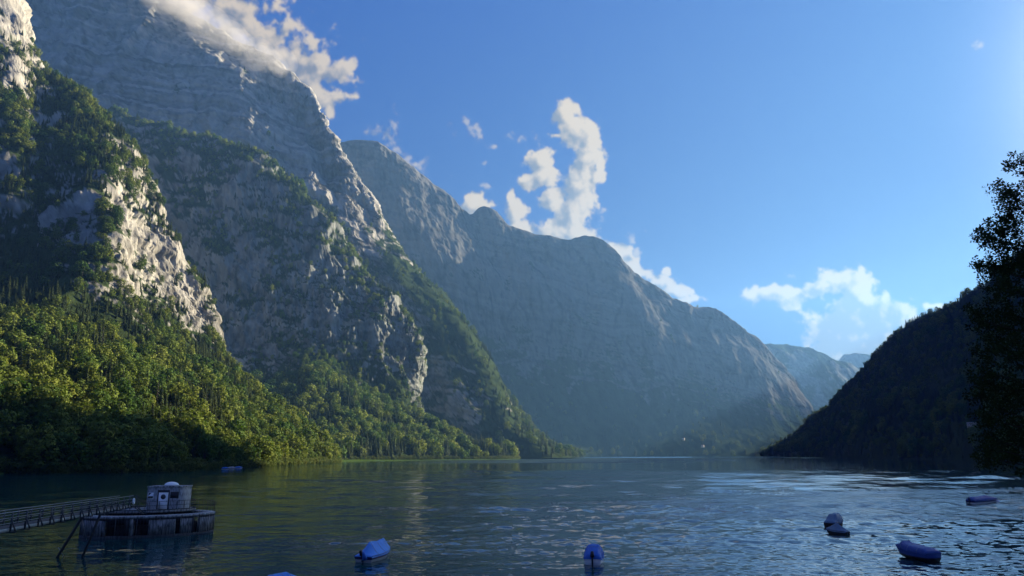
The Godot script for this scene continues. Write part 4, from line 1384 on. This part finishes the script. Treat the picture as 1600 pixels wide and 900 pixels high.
func make_houses() -> void:
	mats.plaster = paint(Color(0.55, 0.55, 0.53), 0.85)
	mats.roof = paint(Color(0.09, 0.06, 0.05), 0.9)
	mats.pane = paint(Color(0.02, 0.025, 0.03), 0.12)
	house("white flat roofed building among the trees of the dark right hill", nearest_ground(grounds.hill, 1521, 669) + Vector3(-6, 3.0, 9), Vector3(17, 6, 9), -0.5, true)
	house("pale house half hidden by trees at the far left of the shore", on_water(3, 731) + Vector3(0, 4.5, 4), Vector3(8, 5, 7), 0.5, false)
	var far := [[1070, 689, "left"], [1100, 699, "right"]]
	for f in far:
		house("tiny pale house near the end of the lake, the %s of two" % f[2], nearest_ground(grounds.far_wall, f[0], f[1]) + Vector3(-8, 4, 14), Vector3(12, 6, 9), -0.4, false, "tiny pale houses at the end of the lake")
	for f in [[872, 700, "higher"], [891, 711, "lower"]]:
		house("tiny pale house past the meadow point, the %s of two" % f[2], nearest_ground(grounds.far_wall, f[0], f[1]) + Vector3(-6, 3, 14), Vector3(12, 6, 9), 0.2, false, "tiny pale houses past the meadow point")

# ---------------------------------------------------------------- meadows, bank, cloud, near tree
func strip(called: String, label: String, list: Array, deep: float, high: float, mat: Material) -> void:
	var st := begin()
	var n := 60
	var front: Array = []
	var rear: Array = []
	for i in n + 1:
		var u := float(i) / n * (list.size() - 1)
		var k := mini(int(u), list.size() - 2)
		var px := lerpf(list[k][0], list[k + 1][0], u - k)
		var d := 1.0 / lerpf(1.0 / list[k][1], 1.0 / list[k + 1][1], u - k)
		var w := rng.randf_range(-4.0, 4.0)
		front.append(Vector3((px - 800.0) / FOCAL * 1.025 * (d + w), -0.3, -(d + w)))
		rear.append(Vector3((px - 800.0) / FOCAL * 1.025 * (d + deep), high, -(d + deep)))
	for i in n:
		var m0: Vector3 = front[i].lerp(rear[i], 0.25) + Vector3(0, 0.5, 0)
		var m1: Vector3 = front[i + 1].lerp(rear[i + 1], 0.25) + Vector3(0, 0.5, 0)
		quad(st, m0, m1, front[i + 1], front[i])
		quad(st, rear[i], rear[i + 1], m1, m0)
	var o := part(called, done(st), mat, self)
	tag(o, label, "meadow", "", "structure")

func make_shores() -> void:
	var grass := paint(Color(0.085, 0.13, 0.030), 0.95)
	grass.specular_mode = BaseMaterial3D.SPECULAR_DISABLED
	var meadow := paint(Color(0.042, 0.072, 0.016), 0.95)
	meadow.specular_mode = BaseMaterial3D.SPECULAR_DISABLED
	strip("shore_meadow", "flat green meadow along the wooded point, sunlit at its tip", [[535, 1075], [575, 1200], [660, 1385], [735, 1520], [790, 1640], [811, 1790]], 55.0, 2.6, meadow)
	strip("shore_grass", "pale grass edge of the shaded shore at the far left", [[-60, 372], [0, 384], [48, 392]], 16.0, 1.0, grass)
	# the bank on which the viewer and the near tree stand
	var st := begin()
	var lump := noise(FastNoiseLite.TYPE_SIMPLEX_SMOOTH, 0.08, 3, 61)
	var ground := func(x: float, z: float) -> float:
		var d := maxf(-z + absf(x) * 0.05, -20.0)
		return 7.9 - 0.225 * d + lump.get_noise_2d(x, z) * 0.35
	for i in 48:
		for j in 30:
			var x := -72.0 + i * 3.0
			var z := 24.0 - j * 3.0
			quad(st, Vector3(x, ground.call(x, z - 3), z - 3), Vector3(x + 3, ground.call(x + 3, z - 3), z - 3), Vector3(x + 3, ground.call(x + 3, z), z), Vector3(x, ground.call(x, z), z))
	var o := part("lake_bank", done(st, true), grass, self)
	tag(o, "grassy bank falling to the lake below the viewpoint", "bank", "", "structure")

func make_cloud() -> void:
	var m := FogMaterial.new()
	m.albedo = Color(1, 1, 1)
	m.density = 0.0016
	var o := thing("summit_cloud", "long white cloud resting against the top of the limestone peak", "cloud", at(330, 40, 2420))
	var r := RandomNumberGenerator.new()
	r.seed = 3
	for k in 80:
		var f := k / 79.0
		var c := Vector2(lerpf(236, 430, f), lerpf(-22, 100, f)) + Vector2(r.randfn(0, 12), r.randfn(0, 9))
		var fog := FogVolume.new()
		fog.name = "puff"
		fog.shape = RenderingServer.FOG_VOLUME_SHAPE_ELLIPSOID
		var s := r.randf_range(16, 50) * (1.15 - 0.4 * f) * 2.1
		fog.size = Vector3(s * 1.35, s * 0.9, s * 1.2)
		fog.material = m
		o.add_child(fog, true)
		fog.position = at(c.x, c.y, 2440 + r.randf_range(-60, 60)) - o.position
		fog.rotation = Vector3(0, 0, -0.5 + r.randfn(0, 0.3))

func make_right_tree() -> void:
	var base := Vector3(27.0, 0.9, -31.0)
	var o := thing("lakeside_tree", "dark leafy tree close by at the right edge, its sprays against the sky", "tree", base)
	var r := RandomNumberGenerator.new()
	r.seed = 12
	var st := begin()
	var axis: Array = [Vector3(0, -0.6, 0), Vector3(0.2, 4, 0.1), Vector3(-0.2, 9, 0), Vector3(0.1, 14, 0.2), Vector3(-0.3, 19, 0), Vector3(-0.6, 22.5, 0)]
	for k in 5: tube(st, axis[k], axis[k + 1], 0.42 - 0.075 * k, 0.42 - 0.075 * (k + 1), 10)
	part("trunk", done(st), mats.bark, o)
	var clumps: Array = []
	for c in [[1587, 250, 0.42], [1578, 262, 0.30], [1598, 268, 0.4], [1560, 294, 0.45], [1568, 300, 0.35], [1586, 300, 0.5], [1604, 300, 0.6], [1562, 312, 0.3], [1578, 322, 0.55], [1596, 330, 0.8], [1575, 345, 0.6], [1566, 340, 0.4], [1558, 358, 0.55], [1545, 368, 0.45], [1530, 366, 0.28], [1528, 372, 0.25], [1552, 382, 0.55], [1566, 375, 0.6], [1585, 365, 0.9], [1600, 385, 0.9], [1560, 396, 0.4], [1590, 408, 0.5], [1606, 412, 0.6], [1575, 412, 0.35], [1528, 412, 0.32], [1536, 417, 0.38], [1545, 415, 0.4], [1556, 420, 0.4], [1568, 424, 0.4], [1545, 428, 0.3], [1580, 428, 0.4],
			[1555, 445, 0.5], [1575, 455, 0.7], [1600, 450, 0.9], [1530, 480, 0.5], [1540, 505, 0.6], [1560, 490, 0.7], [1530, 500, 0.45], [1585, 500, 0.9], [1610, 520, 1.0], [1560, 530, 0.7], [1540, 545, 0.55], [1580, 555, 0.9], [1535, 580, 0.6], [1550, 600, 0.7], [1530, 615, 0.5], [1575, 610, 0.9], [1605, 620, 1.0], [1555, 640, 0.7], [1540, 655, 0.5], [1580, 665, 0.9], [1560, 690, 0.7], [1545, 700, 0.6], [1540, 715, 0.45], [1565, 720, 0.6], [1590, 705, 0.8], [1610, 690, 1.0]]:
		clumps.append([at(c[0], c[1], 31.0 + r.randfn(0, 1.3)) - base, c[2] * (0.85 if c[1] < 440 else 0.95)])
	for k in 150:                                            # the rest of the crown, mostly beyond the frame
		var y := r.randf_range(7.5, 23.5)
		var reach := 7.2 * sqrt(maxf(0.05, 1.0 - pow((y - 13.5) / 10.5, 2.0)))
		var f := r.randf() * TAU
		var p := Vector3(cos(f) * reach * r.randf_range(0.5, 1.0), y, sin(f) * reach * r.randf_range(0.5, 1.0))
		if seen_at(base + p).x < 1675.0: continue
		clumps.append([p, r.randf_range(0.8, 1.3)])
	var limb := 0
	st = begin()
	for c in clumps:
		var e: Vector3 = c[0]
		var root := Vector3(0, clampf(e.y - 1.5 - e.length() * 0.1, 3.0, 21.0), 0)
		var mid := root.lerp(e, 0.55) + Vector3(0, 0.5, 0)
		var rad: float = 0.03 + 0.05 * c[1]
		tube(st, root, mid, rad, rad * 0.6, 6)
		tube(st, mid, e, rad * 0.6, 0.012, 5)
	part("limbs", done(st), mats.bark, o)
	# a sprig of leaves, then many sprigs
	st = begin()
	for k in 9:
		var g := k * 2.4
		var out := Vector3(cos(g), r.randf_range(-0.5, 0.6), sin(g)).normalized()
		var side := out.cross(Vector3(r.randfn(), 1.0, r.randfn())).normalized()
		var c0 := Vector3(0, 0.03 * k - 0.12, 0) + out * 0.03
		var ln := r.randf_range(0.10, 0.16)
		var nn := out.cross(side).normalized()
		st.set_color(Color(1, 1, 1) * r.randf_range(0.7, 1.25))
		st.set_normal(nn)
		var tip := c0 + out * ln - Vector3(0, 0.02, 0)
		for v in [c0, c0 + out * ln * 0.5 + side * ln * 0.28, tip, c0, tip, c0 + out * ln * 0.5 - side * ln * 0.28]: st.add_vertex(v)
	tube(st, Vector3(0, -0.2, 0), Vector3(0, 0.16, 0), 0.006, 0.003, 3)
	st.generate_normals()
	var sprig := st.commit()
	var xfs: Array = []
	for c in clumps:
		var rad: float = c[1]
		for k in int(72.0 * rad * rad + 20.0 * rad):
			var d := Vector3(r.randfn(), r.randfn() * 0.8, r.randfn()).limit_length(1.8) * rad * 0.62
			var sc := r.randf_range(0.75, 1.3)
			xfs.append(Transform3D(Basis.from_euler(Vector3(r.randf() * TAU, r.randf() * TAU, r.randf() * TAU)).scaled(Vector3(sc, sc, sc)), c[0] + d))
	var mm := MultiMesh.new()
	mm.transform_format = MultiMesh.TRANSFORM_3D
	mm.use_colors = true
	mm.mesh = sprig
	mm.instance_count = xfs.size()
	for i in xfs.size():
		mm.set_instance_transform(i, xfs[i])
		mm.set_instance_color(i, Color(0.028, 0.045, 0.016) * r.randf_range(0.7, 1.3))
	var crown := MultiMeshInstance3D.new()
	crown.name = "leaves"
	crown.multimesh = mm
	crown.material_override = mats.leaf
	crown.set_meta("kind", "stuff")
	o.add_child(crown, true)
	print("near tree sprigs ", xfs.size())
